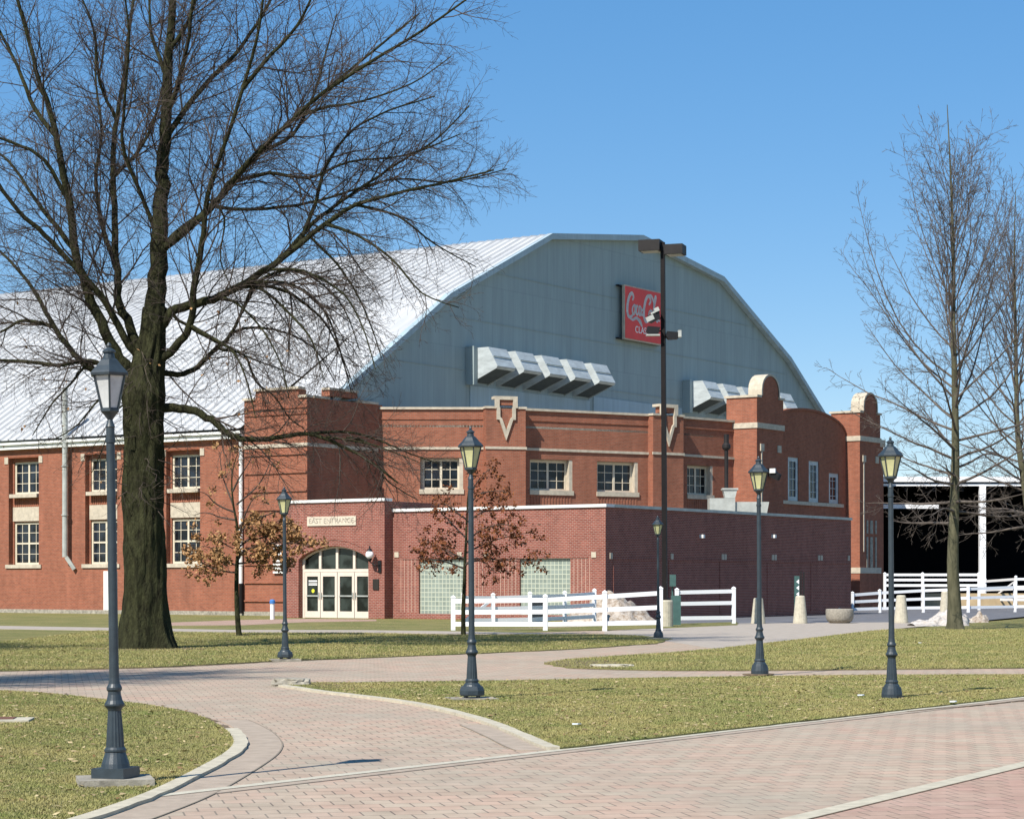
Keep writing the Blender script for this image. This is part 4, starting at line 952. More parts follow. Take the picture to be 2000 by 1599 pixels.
# low block wall and things behind the fences
X, Y = G(1800, 1187)
m = MB(); m.box(0, 12, 0, .3, 0, .95); o = m.build('block_wall', M['sand']); o.location = (X, Y, 0); tag(o, 'low sandy block wall behind the white rail fence', 'wall')
X, Y = G(1699, 1189); tb = thing('litter_bin', 'red topped litter bin behind the white fence at the foot of the far tower', 'bin', (X, Y, 0))
m = MB(); m.lathe([(.22, 0), (.26, .5)], 14); m.build('body', M['green_metal'], tb); m = MB(); m.lathe([(.30, .5), (.34, .6), (.34, .78), (.2, .9)], 14); m.build('lid', M['red'], tb)
X, Y = G(1050, 1216); tb = thing('dark_crate', 'dark box standing behind the white fences by the glass block window', 'box', (X, Y, 0))
m = MB(); m.box(-.27, .27, -.2, .2, 0, .95); m.build('body', M['bodypaint'], tb); m = MB(); m.box(-.3, .3, -.23, .23, .955, 1.1); m.build('lid', M['black'], tb)

# bollards, planter, signal posts
bl = [((1481, 1218), 50, 14, 'first tapered concrete bollard half hidden behind a street lamp'), ((1563, 1217.5), 54, 14, 'second tapered concrete bollard with two posts behind it'), ((1760, 1216.5), 54, 14, 'third tapered concrete bollard just right of the lamp with the round foot'), ((1846, 1201), 46, 12, 'fourth concrete bollard partly hidden by the right hand tree')]
first = None
for (x, y), hp, wp, lab in bl:
    X, Y = G(x, y); h = hp*Y/F
    if first is None:
        m = MB(); m.lathe([(.29, 0), (.29, .05), (.19, .96), (.16, 1.0), (.05, 1.01)], 20); o = m.build('concrete_bollard', M['conc'], smooth=False); first = o
    else: o = first.copy(); COL.objects.link(o)
    o.location = (X, Y, .01); o.scale = (1, 1, h); tag(o, lab, 'bollard', 'concrete bollards along the lot edge')
X, Y = G(1640, 1217); pl = thing('concrete_planter', 'wide round concrete planter bowl beside the snow heap', 'planter', (X, Y, .01))
m = MB(); m.lathe([(.33, 0), (.40, .02), (.49, .09), (.545, .20), (.56, .34), (.56, .53), (.545, .57), (.50, .58), (.47, .55), (.46, .47)], 32, cap=False); m.build('bowl', M['planter'], pl, smooth=True)
m = MB(); m.lathe([(.43, .46), (.3, .50), (.01, .52)], 16, cap=False); m.build('soil', M['soil'], pl)
X, Y = G(1560, 1208); tb = thing('signal_post', 'dark green ticket post with three white symbols behind the second bollard', 'post', (X, Y, 0))
z0 = 0; hh = (1208-1115)*Y/F
m = MB(); m.box(-.20, .02, -.1, .1, 0, hh*.9); m.build('panel_post', M['green_metal'], tb)
m = MB(); m.box(.08, .13, -.04, .04, 0, hh); m.box(.2, .26, -.04, .04, 0, hh*.98); m.build('post', M['bronzehead'], tb)
m = MB()
for k in range(3): m.add([(-.13, -.105, hh*(.78-.13*k)), (.0, -.105, hh*(.83-.13*k)), (.0, -.105, hh*(.73-.13*k))], [(0, 2, 1)])
m.build('symbol', M['signwhite'], tb)
X, Y = G(532, 1210); tb = thing('pipe_bollard', 'slim white pipe bollard with a blue cap left of the entrance', 'bollard', (X, Y, 0))
m = MB(); m.lathe([(.1, 0), (.1, .72)], 14); m.build('post', M['white'], tb); m = MB(); m.lathe([(.125, .72), (.125, .84), (.08, .90)], 14); m.build('cap', M['blue'], tb)

# ------------------------------------------------------------------ heaps of old snow, rock, access cover, litter
def heap(name, label, cat, px, wpx, hpx, depth, mat, sd_=0, peaks=((0, 1),)):
    X, Y = G(*px); W = wpx*Y/F/2; Hh_ = hpx*Y/F; n = 36; vs = []; fs = []
    for j in range(n+1):
        for i in range(n+1):
            u = -1+2*i/n; v = -1+2*j/n; r = math.hypot(u, v)
            h = max((pk*(1-min(1, math.hypot(u-c, v)/(1.05-abs(c)*.4))**1.35)) for c, pk in peaks)
            nz = mnoise.fractal(Vector((u*3+sd_, v*3, sd_)), .9, 2.2, 5)
            z = h*(1+.35*nz)+.09*nz*(r < .95)*min(1, 3*h)
            vs.append((u*W*(1+.12*nz), v*depth*(1+.1*nz), max(-.01, z*Hh_-.01 if h > 0 else -.02)))
    for j in range(n):
        for i in range(n): a_ = j*(n+1)+i; fs.append((a_, a_+1, a_+n+2, a_+n+1))
    m = MB(); m.add(vs, fs); o = m.build(name, mat, smooth=True); o.location = (X, Y, .01); return tag(o, label, cat)
heap('snow_heap', 'large brown streaked snow heap behind the fence at the annex corner', 'snow heap', (1192, 1214), 170, 54, 1.6, M['snow'], 3)
heap('snow_heap', 'small jagged snow heap behind the round planter', 'snow heap', (1612, 1200), 85, 30, 1.0, M['snow'], 8, ((-.1, 1), (.3, .6)))
heap('snow_heap', 'thin strip of snow at the foot of the dark wall behind the first bollard', 'snow heap', (1494, 1200), 45, 10, .8, M['snow'], 5)
heap('snow_heap', 'low dirty snow strip left of the first bollard along the wall', 'snow heap', (1385, 1200), 60, 9, .8, M['snow'], 15)
heap('snow_heap', 'bright white snow patch leaning against the right hand tree', 'snow heap', (1835, 1222), 110, 32, 1.2, M['snow_clean'], 12, ((.35, 1), (-.3, .45)))
heap('snow_heap', 'small dirty snow lump just right of the right hand tree', 'snow heap', (1898, 1216), 60, 18, .7, M['snow'], 17, ((.5, 1), (-.3, .4)))
def rock(name, label, px, sx, sy, sz, seed, mat='stone_dark'):
    X, Y = G(*px); bm = bmesh.new(); bmesh.ops.create_icosphere(bm, subdivisions=4, radius=1)
    for v in bm.verts:
        nz = mnoise.fractal(v.co*1.4+Vector((seed, 0, 0)), .8, 2, 5); v.co *= 1+.3*nz
        v.co.x = max(-.85, min(.85, v.co.x)); v.co.z = max(-.3, min(.55, v.co.z)); v.co = Vector((v.co.x*sx, v.co.y*sy, v.co.z*sz))
    me = bpy.data.meshes.new(name); bm.to_mesh(me); bm.free(); me.materials.append(M[mat]); o = bpy.data.objects.new(name, me); COL.objects.link(o); o.location = (X, Y, .04); return tag(o, label, 'rock')
rock('rock', 'flat grey rock lying on the bare tip of the middle lawn', (568, 1340), .36, .22, .17, 2)
rock('rock', 'small pale stone slab at the tip of the far right lawn', (1195, 1304), .5, .18, .06, 6, 'conc')
X, Y = G(24, 1413); ac = thing('access_cover', 'rusty access cover in a pale concrete frame in the left lawn', 'access cover', (X, Y, .03))
m = MB(FR((0, 0), ang=.1)); m.box(-.5, .22, -.28, .30, -.02, .03); m.build('frame', M['conc'], ac); m = MB(FR((0, 0), ang=.1)); m.box(-.45, .02, -.10, .24, .031, .04); m.build('cover', plain('rusty_cover', (.16, .075, .05), .8, var=.2, sc=6), ac)
for x, y, l in ((1600+0, 1378.5-0, 'x'),): pass
for (x, y, lab) in ((1861, 1378, 'scrap of white litter near the kerb below the right lamp'), (1126, 1423, 'small pale scrap lying on the middle lawn'), (1681, 1365, 'tiny pale scrap in the grass left of the right lamp'), (1797, 1259, 'pale scrap on the far right lawn')):
    X, Y = G(x, y); m = MB(); m.slab([(-.05, -.035), (.015, -.05), (.055, 0), (.02, .04), (-.035, .03)], .0, .012); m.v = [Vector((v.x, v.y, v.z+random.uniform(0, .008))) for v in m.v]
    o = m.build('litter', M['litter']); o.location = (X, Y, .05); tag(o, lab, 'litter')

# ------------------------------------------------------------------ covered stand on the right
X0 = (1700-CX)/F*146; gs = thing('grandstand', 'covered stand with a white roof edge and interior shade painted black', 'grandstand', (X0, 146, 0))
def GX(x): return (x-CX)/F*146-X0
zt = EH+(HY-931)/F*146; ze = EH+(HY-949)/F*146
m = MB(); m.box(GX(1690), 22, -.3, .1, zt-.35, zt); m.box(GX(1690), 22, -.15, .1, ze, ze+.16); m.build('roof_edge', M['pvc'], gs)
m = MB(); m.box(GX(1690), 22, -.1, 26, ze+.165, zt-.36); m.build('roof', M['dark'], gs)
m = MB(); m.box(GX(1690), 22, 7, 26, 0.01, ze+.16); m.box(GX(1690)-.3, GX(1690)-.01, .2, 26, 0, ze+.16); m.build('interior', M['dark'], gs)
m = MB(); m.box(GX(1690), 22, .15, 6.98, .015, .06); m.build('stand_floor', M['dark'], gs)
m = MB(); m.box(GX(1690), GX(1832), -.28, -.05, EH+(HY-993)/F*146, EH+(HY-985)/F*146); m.build('cross_beam', M['pvc'], gs)
m = MB(); m.box(GX(1912), GX(1924), -.25, .15, 0, ze-.003); m.build('column', M['pvc'], gs)
m = MB(); 
for k in range(12): m.box(GX(1690)+.8+k*1.9, GX(1690)+1.0+k*1.9, .1, 7, ze-.35, ze)
m.build('roof_beam', M['bronze'], gs)

# ------------------------------------------------------------------ trees
class Tree:
    def __init__(s, seed): s.r = random.Random(seed); s.seg = {}; s.tips = []; s.minr = .0038
    def tube(s, key, pts, rad, n):
        s.seg.setdefault(key, []).append((pts, rad, n))
    def rv(s): return Vector((s.r.gauss(0, 1), s.r.gauss(0, 1), s.r.gauss(0, 1)))
    def grow(s, p, d, L, r, lev, maxlev, grav, key='twigs', ang=(28, 55), dens=(0, 2.6, 4.2, 6.5, 9), lr=(.34, .6), wob=.16, leaves=None):
        n = {1: 7, 2: 5, 3: 4, 4: 3, 5: 2}[lev]; pts = [p.copy()]; rad = [r]; q = p.copy(); dd = d.copy()
        for i in range(n):
            dd = (dd+s.rv()*wob+Vector((0, 0, grav))*.5).normalized(); q = q+dd*(L/n); pts.append(q.copy()); rad.append(max(s.minr*.8, r*(1-(i+1)/n*.78)))
        s.tube(key, pts, rad, {1: 7, 2: 5, 3: 4, 4: 3, 5: 3}[lev]); s.tips.append((pts[-1], lev, dd))
        if lev < maxlev: s.kids(pts, rad, lev, maxlev, grav, key, ang, dens, lr, wob)
    def kids(s, pts, rad, lev, maxlev, grav, key='twigs', ang=(28, 55), dens=(0, 2.6, 4.2, 6.5, 9), lr=(.34, .6), wob=.16, start=.15, Lmax=None):
        cum = [0]
        for i in range(len(pts)-1): cum.append(cum[-1]+(pts[i+1]-pts[i]).length)
        L = cum[-1]; cnt = max(2, int(L*dens[lev])); last = s.r.random()*6.28
        for c in range(cnt):
            f = start+(1-start)*(c+s.r.random()*.8)/cnt; f = min(.985, f); t = f*L; i = max(k for k in range(len(cum)-1) if cum[k] <= t)
            w_ = (t-cum[i])/(cum[i+1]-cum[i]+1e-9); p = pts[i].lerp(pts[i+1], w_); r0 = rad[i]*(1-w_)+rad[i+1]*w_
            d = (pts[i+1]-pts[i]).normalized(); a = R(s.r.uniform(*ang)); last += 2.4+s.r.uniform(-.5, .5)
            x = d.orthogonal().normalized(); x = Matrix.Rotation(last, 3, d) @ x
            nd = (d*math.cos(a)+x*math.sin(a)).normalized()
            base = Lmax if Lmax else L
            LL = base*s.r.uniform(*lr)*(1.05-.55*f); r1 = min(r0*.62, max(s.minr, LL*.0095))
            if LL < .08: continue
            s.grow(p, nd, LL, max(r1, s.minr), lev+1, maxlev, grav, key, ang, dens, lr, wob)
    def limb(s, pts, r0, r1, key='limbs', n=9):
        pp = [Vector(p) for p in smooth(pts, 4)]; N_ = len(pp)
        rad = [r0+(r1-r0)*(i/(N_-1))**.8 for i in range(N_)]
        for i in range(1, N_): pp[i] += s.rv()*min(.022, rad[i]*.15)
        s.tube(key, pp, rad, n); return pp, rad
    def build(s, key, name, mat, parent, origin):
        V = []; Fc = []; base = 0
        for pts, rad, n in s.seg[key]:
            m_ = len(pts); P = np.array([tuple(p-origin) for p in pts]); Rd = np.array(rad)
            D = np.gradient(P, axis=0); D /= np.linalg.norm(D, axis=1, keepdims=True)+1e-9
            upv = np.array([.31, .17, .93]) if abs(D[0, 2]) < .9 else np.array([1, .1, 0.])
            Xv = np.cross(D, upv); Xv /= np.linalg.norm(Xv, axis=1, keepdims=True)+1e-9; Yv = np.cross(D, Xv)
            t = np.arange(n)*2*np.pi/n
            ring = P[:, None, :]+Rd[:, None, None]*(Xv[:, None, :]*np.cos(t)[None, :, None]+Yv[:, None, :]*np.sin(t)[None, :, None])
            V.append(ring.reshape(-1, 3))
            j = np.arange(m_-1)[:, None]*n; k = np.arange(n)[None, :]; k2 = (k+1) % n
            q = np.stack([j+k, j+n+k, j+n+k2, j+k2], -1).reshape(-1, 4)+base
            Fc.append(q); base += m_*n
        V = np.vstack(V); Fc = np.vstack(Fc)
        me = bpy.data.meshes.new(name); me.vertices.add(len(V)); me.vertices.foreach_set('co', V.astype(np.float32).ravel())
        me.loops.add(Fc.size); me.loops.foreach_set('vertex_index', Fc.astype(np.int32).ravel())
        me.polygons.add(len(Fc)); me.polygons.foreach_set('loop_start', np.arange(0, Fc.size, 4, dtype=np.int32)); me.polygons.foreach_set('loop_total', np.full(len(Fc), 4, dtype=np.int32))
        me.polygons.foreach_set('use_smooth', np.ones(len(Fc), bool)); me.update(); me.validate(); me.materials.append(mat)
        o = bpy.data.objects.new(name, me); COL.objects.link(o); o.parent = parent; return o

def trunkmesh(pts, rads, origin, name, mat, parent, flare=.8, ridge=.06, n=48, seed=1):
    pp = smooth(pts, 10); 
    rr = np.interp(np.linspace(0, len(rads)-1, len(pp)), range(len(rads)), rads)
    m = MB(); vs = []; fs = []
    for j, p in enumerate(pp):
        p = Vector(p); r = rr[j]; h = p.z
        for k in range(n):
            t = 2*math.pi*k/n; fl = flare*math.exp(-h*2.2/max(.3, rads[0]*2))*(1+.55*math.sin(3*t+1.1*seed)+.35*math.sin(5*t+2.3*seed))*.5
            rg = ridge*(mnoise.noise(Vector((math.cos(t)*4.5, math.sin(t)*4.5, h*.9+seed)))+.6*mnoise.noise(Vector((math.cos(t)*11, math.sin(t)*11, h*2+seed))))
            q = r*(1+fl)+rg*min(1, r*2.2); vs.append((p.x-origin.x+q*math.cos(t), p.y-origin.y+q*math.sin(t), p.z-origin.z))
    for j in range(len(pp)-1):
        for k in range(n): fs.append((j*n+k, j*n+(k+1) % n, (j+1)*n+(k+1) % n, (j+1)*n+k))
    m.add(vs, fs); return m.build(name, mat, parent, smooth=True)

def mapper(px, D, seed):
    X, Y = G(*px); r = random.Random(seed)
    def f(pts, slope, bend=0):
        out = []; x0, y0 = pts[0]; 
        for x, y in pts:
            dist = math.hypot(x-x0, y-y0)/F*Y
            out.append(AT(x, y, Y)+Vector((0, slope*dist+bend*dist*dist*.05, 0)))
        return out
    return f, Y
# --- the big bare oak on the left
of, oY = mapper((285, 1268), 0, 3)
oak = thing('oak_tree', 'huge bare spreading tree with a thick mossy trunk on the left lawn', 'tree', (*G(285, 1268), 0)); oo = oak.location.copy()
T = Tree(11)
tp = of([(286, 1275), (283, 1200), (281, 1100), (280, 1000), (281, 900), (281, 830), (282, 770), (287, 720), (297, 660), (303, 600)], 0)
for k, p in enumerate(tp): p.y = oo.y
tp[0].z = -.15
trunkmesh(tp, [.62, .53, .49, .455, .46, .48, .52, .42, .32, .28], oo, 'trunk', M['bark'], oak, .55, .085, 56, 2)
limbs = [  # pixel trace, lean towards (-) or away (+), radius at base, at tip, droop
 ([(303, 610), (307, 540), (311, 460), (314, 380), (318, 300), (323, 200), (328, 100), (336, 0), (346, -120), (350, -240)], .02, .27, .05, .02),
 ([(312, 640), (345, 603), (400, 592), (470, 562), (530, 528), (590, 485), (640, 447), (700, 412), (780, 392), (880, 372), (965, 352)], -.15, .15, .02, -.02),
 ([(560, 505), (600, 455), (640, 415), (700, 370), (780, 310), (850, 262), (915, 190)], .25, .07, .015, .02),
 ([(318, 480), (360, 440), (410, 395), (440, 350), (500, 280), (560, 210), (640, 130), (740, 35), (810, -30)], .3, .12, .02, .05),
 ([(316, 490), (370, 452), (430, 405), (480, 350), (550, 288), (640, 220), (740, 165), (840, 115), (940, 55)], -.35, .12, .02, .02),
 ([(320, 280), (350, 222), (400, 152), (455, 90), (505, 10), (540, -70)], .2, .1, .03, .05),
 ([(320, 240), (345, 180), (370, 100), (385, 20), (395, -60)], -.3, .09, .03, .05),
 ([(318, 798), (360, 798), (405, 815), (440, 842), (475, 858), (530, 858), (600, 849), (660, 868), (720, 900), (780, 945)], -.1, .14, .02, -.06),
 ([(600, 849), (680, 845), (740, 860), (800, 885), (860, 905)], .2, .04, .012, -.04),
 ([(300, 712), (345, 680), (375, 640), (388, 560), (408, 470), (420, 400), (450, 325), (495, 210), (530, 100), (548, -20)], -.3, .13, .025, .05),
 ([(302, 720), (345, 730), (382, 712), (410, 680), (440, 650), (462, 600), (480, 545)], .4, .10, .03, 0),
 ([(462, 600), (500, 540), (560, 520), (620, 545), (670, 600), (700, 680)], -.2, .05, .012, -.08),
 ([(440, 645), (480, 630), (540, 635), (600, 665), (640, 730)], .5, .045, .012, -.08),
 ([(470, 562), (540, 550), (600, 570), (640, 620), (665, 700), (680, 760)], .4, .06, .012, -.08),
 ([(520, 532), (600, 540), (680, 590), (720, 660), (745, 740)], -.5, .05, .012, -.08),
 ([(375, 640), (420, 665), (470, 700), (500, 760), (520, 830)], -.6, .05, .012, -.08),
 ([(640, 447), (700, 470), (770, 520), (830, 590), (900, 620)], -.3, .05, .012, -.04),
 ([(700, 412), (780, 430), (850, 480), (930, 520)], .3, .04, .012, -.03),
 ([(590, 485), (620, 400), (640, 330), (690, 260), (760, 220), (850, 190)], .1, .06, .015, .02),
 ([(440, 350), (520, 330), (600, 340), (680, 310), (790, 300), (900, 260)], -.1, .06, .015, 0),
 ([(400, 395), (470, 400), (560, 390), (640, 370), (760, 330), (880, 330), (990, 300)], .2, .06, .015, 0),
 ([(280, 705), (252, 635), (228, 583), (223, 525), (215, 420), (210, 315), (212, 236), (226, 131), (238, 0), (250, -90)], .15, .15, .03, .05),
 ([(270, 745), (235, 700), (200, 630), (173, 560), (157, 500), (147, 410), (134, 341), (126, 283), (113, 225), (94, 173), (79, 105), (52, 0), (40, -60)], -.15, .17, .03, .05),
 ([(126, 283), (80, 225), (42, 137), (0, 58), (-40, -20)], .2, .07, .02, .03),
 ([(210, 210), (184, 147), (178, 52), (152, -20)], -.3, .06, .02, .04),
 ([(262, 690), (225, 620), (195, 570), (157, 530), (105, 472), (60, 430), (26, 383), (0, 340), (-60, 280)], -.3, .11, .03, .02),
 ([(255, 735), (200, 730), (150, 700), (95, 632), (55, 567), (20, 520), (-30, 470)], .3, .12, .03, .02),
 ([(250, 745), (215, 725), (180, 706), (120, 716), (60, 711), (0, 711), (-60, 720)], -.25, .09, .03, -.03),
 ([(157, 500), (110, 440), (60, 380), (0, 300), (-60, 260)], .4, .08, .02, .02),
 ([(147, 410), (105, 330), (50, 300), (0, 288), (-50, 290)], -.3, .06, .02, .0),
 ([(223, 525), (190, 440), (165, 330), (170, 230), (150, 120), (140, 0)], .4, .07, .02, .05),
 ([(215, 330), (255, 280), (285, 200), (300, 90), (310, -30)], .4, .07, .02, .05),
 ([(300, 440), (270, 360), (250, 290), (262, 200), (275, 100), (270, 0)], -.4, .07, .02, .05),
 ([(250, 760), (200, 780), (160, 830), (120, 860)], -.3, .05, .012, -.06),
 ([(255, 780), (215, 810), (200, 860), (170, 920)], .3, .035, .01, -.08),
 ([(95, 632), (40, 620), (0, 640), (-40, 660)], -.2, .06, .02, -.03),
 ([(180, 706), (140, 750), (100, 790), (60, 850)], .2, .04, .012, -.06),
 ([(470, 565), (520, 560), (565, 571), (605, 600), (632, 627), (660, 680), (686, 749)], .35, .06, .012, -.10),
 ([(490, 560), (525, 576), (592, 641), (619, 681), (640, 749)], -.3, .05, .012, -.12),
 ([(440, 690), (484, 700), (505, 749), (538, 776), (565, 816), (592, 835)], .5, .045, .012, -.08),
 ([(349, 625), (403, 657), (443, 676), (484, 695), (538, 714), (592, 733)], .3, .05, .012, -.06),
 ([(640, 856), (680, 862), (730, 872), (777, 889), (825, 909)], -.3, .04, .01, -.04),
 ([(680, 858), (720, 868), (750, 930), (780, 955), (815, 975)], .5, .035, .01, -.06),
 ([(610, 470), (660, 520), (700, 580), (730, 650), (745, 700)], .2, .045, .012, -.1),
 ([(430, 580), (470, 600), (520, 650), (560, 720), (580, 790)], -.5, .045, .012, -.1),
 ([(420, 405), (450, 440), (440, 520), (470, 590)], .3, .04, .012, -.04),
 ([(560, 210), (620, 190), (700, 180), (800, 150), (880, 100)], -.2, .05, .012, 0),
 ([(500, 280), (560, 240), (600, 150), (620, 60), (640, -30)], .4, .06, .015, .04),
 ([(495, 210), (540, 160), (600, 100), (640, 20), (660, -40)], -.2, .06, .015, .04),
 ([(328, 100), (370, 40), (400, -40)], -.2, .07, .02, .05), ([(325, 150), (290, 60), (280, -40)], .3, .07, .02, .05),
]
rr_ = random.Random(5)
TOTK = dict(dens=(0, 3.4, 5.4, 7.6, 9), lr=(.36, .64), wob=.17)
cands = [Vector(p) for p in smooth(tp, 10)]
for pts, sl_, r0, r1, gv in limbs:
    P = of(pts, sl_)
    # where a limb springs from another one, keep it at the mother's depth
    if T.seg:
        best, bd_ = None, 9
        for q in cands:
            dd_ = math.hypot(q.x-P[0].x, q.z-P[0].z)
            if dd_ < bd_: best, bd_ = q, dd_
        dy = best.y-P[0].y; P = [p+Vector((0, dy, 0)) for p in P]
        if .06 < bd_ < 1.4: P = [best.copy()]+P
    pp, rad = T.limb(P, r0, r1); cands += pp
    T.kids(pp, rad, 1, 4, gv, start=.12, Lmax=4.9 if r0 > .05 else 3.6, ang=(25, 58), **TOTK)
# twiggy sprouts hanging round the top of the trunk
for k in range(90):
    a = rr_.uniform(0, 6.28); z = rr_.uniform(3.4, 7.6); r = .42
    p = Vector((oo.x+.0+r*math.cos(a), oo.y+r*math.sin(a), z)); T.grow(p, Vector((math.cos(a), math.sin(a), rr_.uniform(-.6, .5))).normalized(), rr_.uniform(.5, 1.5), .012, 3, 4, -.25, wob=.3)
print('oak segs', {k: len(v) for k, v in T.seg.items()})
T.build('limbs', 'limbs', M['bark'], oak, oo); tw = T.build('twigs', 'crown', M['twig'], oak, oo)
def leafcards(T, n, sel, size, origin, name, mat, parent, spread=.12, seed=3):
    r = np.random.default_rng(seed); pts = [p for p, lev, d in T.tips if sel(p, lev)]
    if not pts: return
    idx = r.integers(0, len(pts), n); P = np.array([tuple(p-origin) for p in pts])[idx]+r.normal(0, spread, (n, 3))
    a = r.normal(0, 1, (n, 3)); a /= np.linalg.norm(a, axis=1, keepdims=True); b = np.cross(a, r.normal(0, 1, (n, 3))); b /= np.linalg.norm(b, axis=1, keepdims=True)
    s = size*r.uniform(.5, 1.2, (n, 1)); c = a*s; d = b*s*.6
    V = np.stack([P-c, P-c*.1+d, P+c, P-c*.1-d], 1).reshape(-1, 3)
    o = trimesh(V, name, mat, 4); o.parent = parent; return o
o = leafcards(T, 110, lambda p, l: l >= 3 and p.z < 8.5 and abs(p.x-oo.x) < 3.5, .05, oo, 'dry_leaves', M['leaf_gold'], oak)

# --- street trees on the right
def upright(seed, px, top, name, label, trunk_px, r0, spreadk, barkm, twigm, lean=0, dmul=1):
    X, Y = G(*px); f, _ = mapper(px, 0, seed)
    t = thing(name, label, 'tree', (X, Y, 0)); o = t.location.copy(); T = Tree(seed); T.minr = .0062
    P = f(trunk_px, 0); P[0].z = -.1
    H = P[-1].z; rads = [max(.012, r0*(1-.965*(max(p.z, 0)/H)**.62)) for p in P]
    trunkmesh(P, rads, o, 'trunk', M[barkm], t, .45, .03, 28, seed)
    pp = smooth(P, 6); r = random.Random(seed); N_ = 66; last = 0
    for k in range(N_):
        fz = .21+.66*(k/N_); z = H*fz; q = min(pp, key=lambda v: abs(v.z-z)); last += 2.4+r.uniform(-.4, .4)
        el = -6+80*((fz-.2)/.5)**.8+r.uniform(-10, 8); el = min(r.uniform(50, 74), el)
        L = spreadk*(H*.225*r.uniform(.75, 1.15) if fz < .33 else H*(1.02-fz)*r.uniform(.6, .92)*(.62+min(.38, (fz-.33)*2)))
        d = Vector((math.cos(last)*math.cos(R(el)), math.sin(last)*math.cos(R(el)), math.sin(R(el))))
        pts = [Vector(q)]; dd = d.copy()
        for s_ in range(8):
            dd = (dd+Vector((0, 0, .10 if fz > .38 else .0))+T.rv()*.07).normalized(); pts.append(pts[-1]+dd*L/8)
        rb = max(.014, .36*np.interp(q.z, [p.z for p in P], rads)*min(1, L/3)); rad = [rb*(1-.85*i/8) for i in range(9)]
        T.tube('limbs', pts, rad, 7)
        T.kids(pts, rad, 1, 4, .02 if fz > .35 else -.03, start=.15, Lmax=min(L, 3.4)*.85, ang=(24, 50), dens=tuple(x*dmul for x in (0, 3.0, 4.4, 6.0, 8)), lr=(.3, .62), wob=.13)
    print(name, {k: len(v) for k, v in T.seg.items()})
    T.build('limbs', 'limbs', M[twigm], t, o); T.build('twigs', 'crown', M[twigm], t, o); return t
upright(21, (1866, 1230), 200, 'street_tree', 'slender bare grey tree with a straight trunk right of the last lamp', [(1866, 1235), (1864, 1180), (1861, 1100), (1864, 980), (1866, 880), (1865, 760), (1862, 640), (1862, 500), (1857, 350), (1850, 205)], .27, .92, 'bark_grey', 'twig_grey')
upright(33, (2022, 1216), 350, 'street_tree', 'further bare tree cut by the right edge of the view', [(2035, 1220), (2022, 1100), (2003, 960), (1988, 850), (1985, 740), (1983, 620), (1981, 480), (1984, 370)], .26, .95, 'bark_grey', 'twig_grey', dmul=.9)

# --- the two small trees that kept their dead leaves
def small(seed, px, trunk_px, limbs, r0, label, leafmat_, zlo, nleaf, bark, size):
    X, Y = G(*px); f, _ = mapper(px, 0, seed); t = thing('young_tree', label, 'tree', (X, Y, 0)); o = t.location.copy(); T = Tree(seed)
    P = f(trunk_px, 0); P[0].z = -.05; pp = smooth(P, 3); n = len(pp)
    trunkmesh(P, [r0*(1-.85*i/(len(P)-1)) for i in range(len(P))], o, 'trunk', M[bark], t, .35, .01, 16, seed)
    for pts, sl in limbs:
        a, rad = T.limb(f(pts, sl), .035, .008, n=6)
        T.kids(a, rad, 1, 3, -.01, start=.1, Lmax=1.5, ang=(30, 65), dens=(0, 5, 6, 7, 8), lr=(.35, .65), wob=.2)
    T.build('limbs', 'limbs', M['twig'], t, o); T.build('twigs', 'crown', M['twig'], t, o)
    if nleaf: leafcards(T, nleaf, lambda p, l: l >= 2 and zlo(p) , size, o, 'foliage', leafmat_, t, .07, seed)
    return t
def zpx(y, Y): return EH+(HY-y)/F*Y
Ya = G(465, 1243)[1]
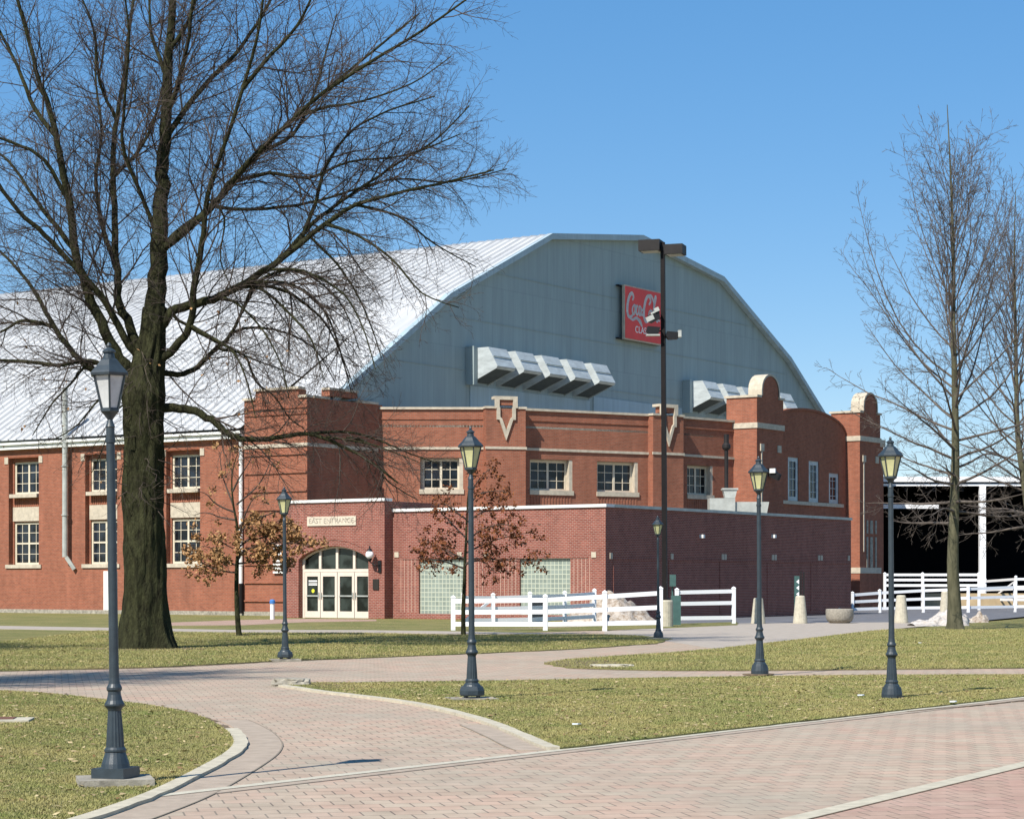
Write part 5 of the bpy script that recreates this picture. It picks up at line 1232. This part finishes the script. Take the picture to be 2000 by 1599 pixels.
small(41, (465, 1243), [(467, 1245), (463, 1190), (462, 1140), (463, 1100), (466, 1060), (462, 1020), (455, 980), (453, 930), (462, 890)],
      [([(461, 1118), (440, 1115), (415, 1108), (395, 1095), (380, 1075)], -.4), ([(462, 1105), (435, 1090), (410, 1070), (385, 1065)], .5), ([(464, 1085), (490, 1070), (530, 1062), (570, 1060), (612, 1065)], -.2),
       ([(464, 1070), (500, 1040), (530, 1020), (560, 1010)], .4), ([(466, 1050), (480, 1010), (500, 975), (530, 965)], -.5), ([(466, 1100), (500, 1095), (530, 1085), (560, 1090)], .8), ([(463, 1095), (470, 1080), (440, 1060), (420, 1040)], -.9),
       ([(460, 1015), (430, 1010), (400, 1000), (375, 1005)], .3), ([(458, 1000), (425, 985), (405, 965), (385, 960)], -.3), ([(455, 985), (440, 950), (430, 920), (425, 880)], .3), ([(454, 960), (470, 930), (490, 900), (500, 870)], -.2), ([(462, 985), (500, 950), (520, 915), (525, 890)], .2), ([(466, 1060), (510, 1050), (560, 1045), (600, 1055)], .1), ([(466, 1040), (500, 1015), (540, 1000), (555, 1005)], -.1)],
      .085, 'young tree with golden brown leaves left of the arched entrance', M['leaf_gold'], lambda p: p.z < zpx(1005 if p.x > (465-CX)/F*Ya else 1045, Ya) or random.random() < .05, 5600, 'bark', .065)
Yb = G(905, 1241)[1]
small(52, (905, 1241), [(905, 1243), (905, 1190), (907, 1140), (908, 1100), (910, 1060), (912, 1010), (915, 960), (925, 920)],
      [([(907, 1110), (880, 1100), (850, 1092), (815, 1088)], -.3), ([(908, 1090), (870, 1075), (840, 1060), (820, 1050)], .4), ([(908, 1100), (950, 1092), (1000, 1095), (1055, 1105)], -.2), ([(909, 1080), (950, 1060), (1000, 1045), (1045, 1038)], .3),
       ([(910, 1060), (940, 1035), (980, 1025), (1010, 1030)], -.5), ([(910, 1050), (880, 1020), (860, 1000), (850, 995)], .2), ([(912, 1020), (940, 1000), (970, 995), (985, 990)], .3), ([(913, 1000), (930, 970), (960, 960), (990, 962)], -.3),
       ([(915, 975), (930, 945), (945, 925), (962, 912)], .1), ([(908, 1105), (930, 1090), (950, 1100), (970, 1120)], -.8), ([(909, 1090), (890, 1090), (870, 1080), (850, 1085)], .9), ([(912, 1015), (890, 1000), (870, 985), (865, 1000)], -.4)],
      .075, 'young tree with dark russet leaves behind the lamp in the middle lawn', M['leaf_russet'], lambda p: True, 3600, 'bark', .062)

# --- a neighbour of the big oak, out of view to the left: its crown shades the lawn and the walk
for x, y, rz, sc_, lab in ((-13.6, 29.3, 200, .78, 'bare tree out of the frame to the left whose twigs shade the walk'), (-20.5, 42.5, 75, .8, 'bare tree out of the frame to the left whose branches shade the oak lawn')):
    nb = thing('oak_tree', lab, 'tree', (x, y, 0))
    for ch in list(oak.children):
        c = ch.copy(); COL.objects.link(c); c.parent = nb
    nb.rotation_euler = (0, 0, R(rz)); nb.scale = (sc_, sc_, sc_)
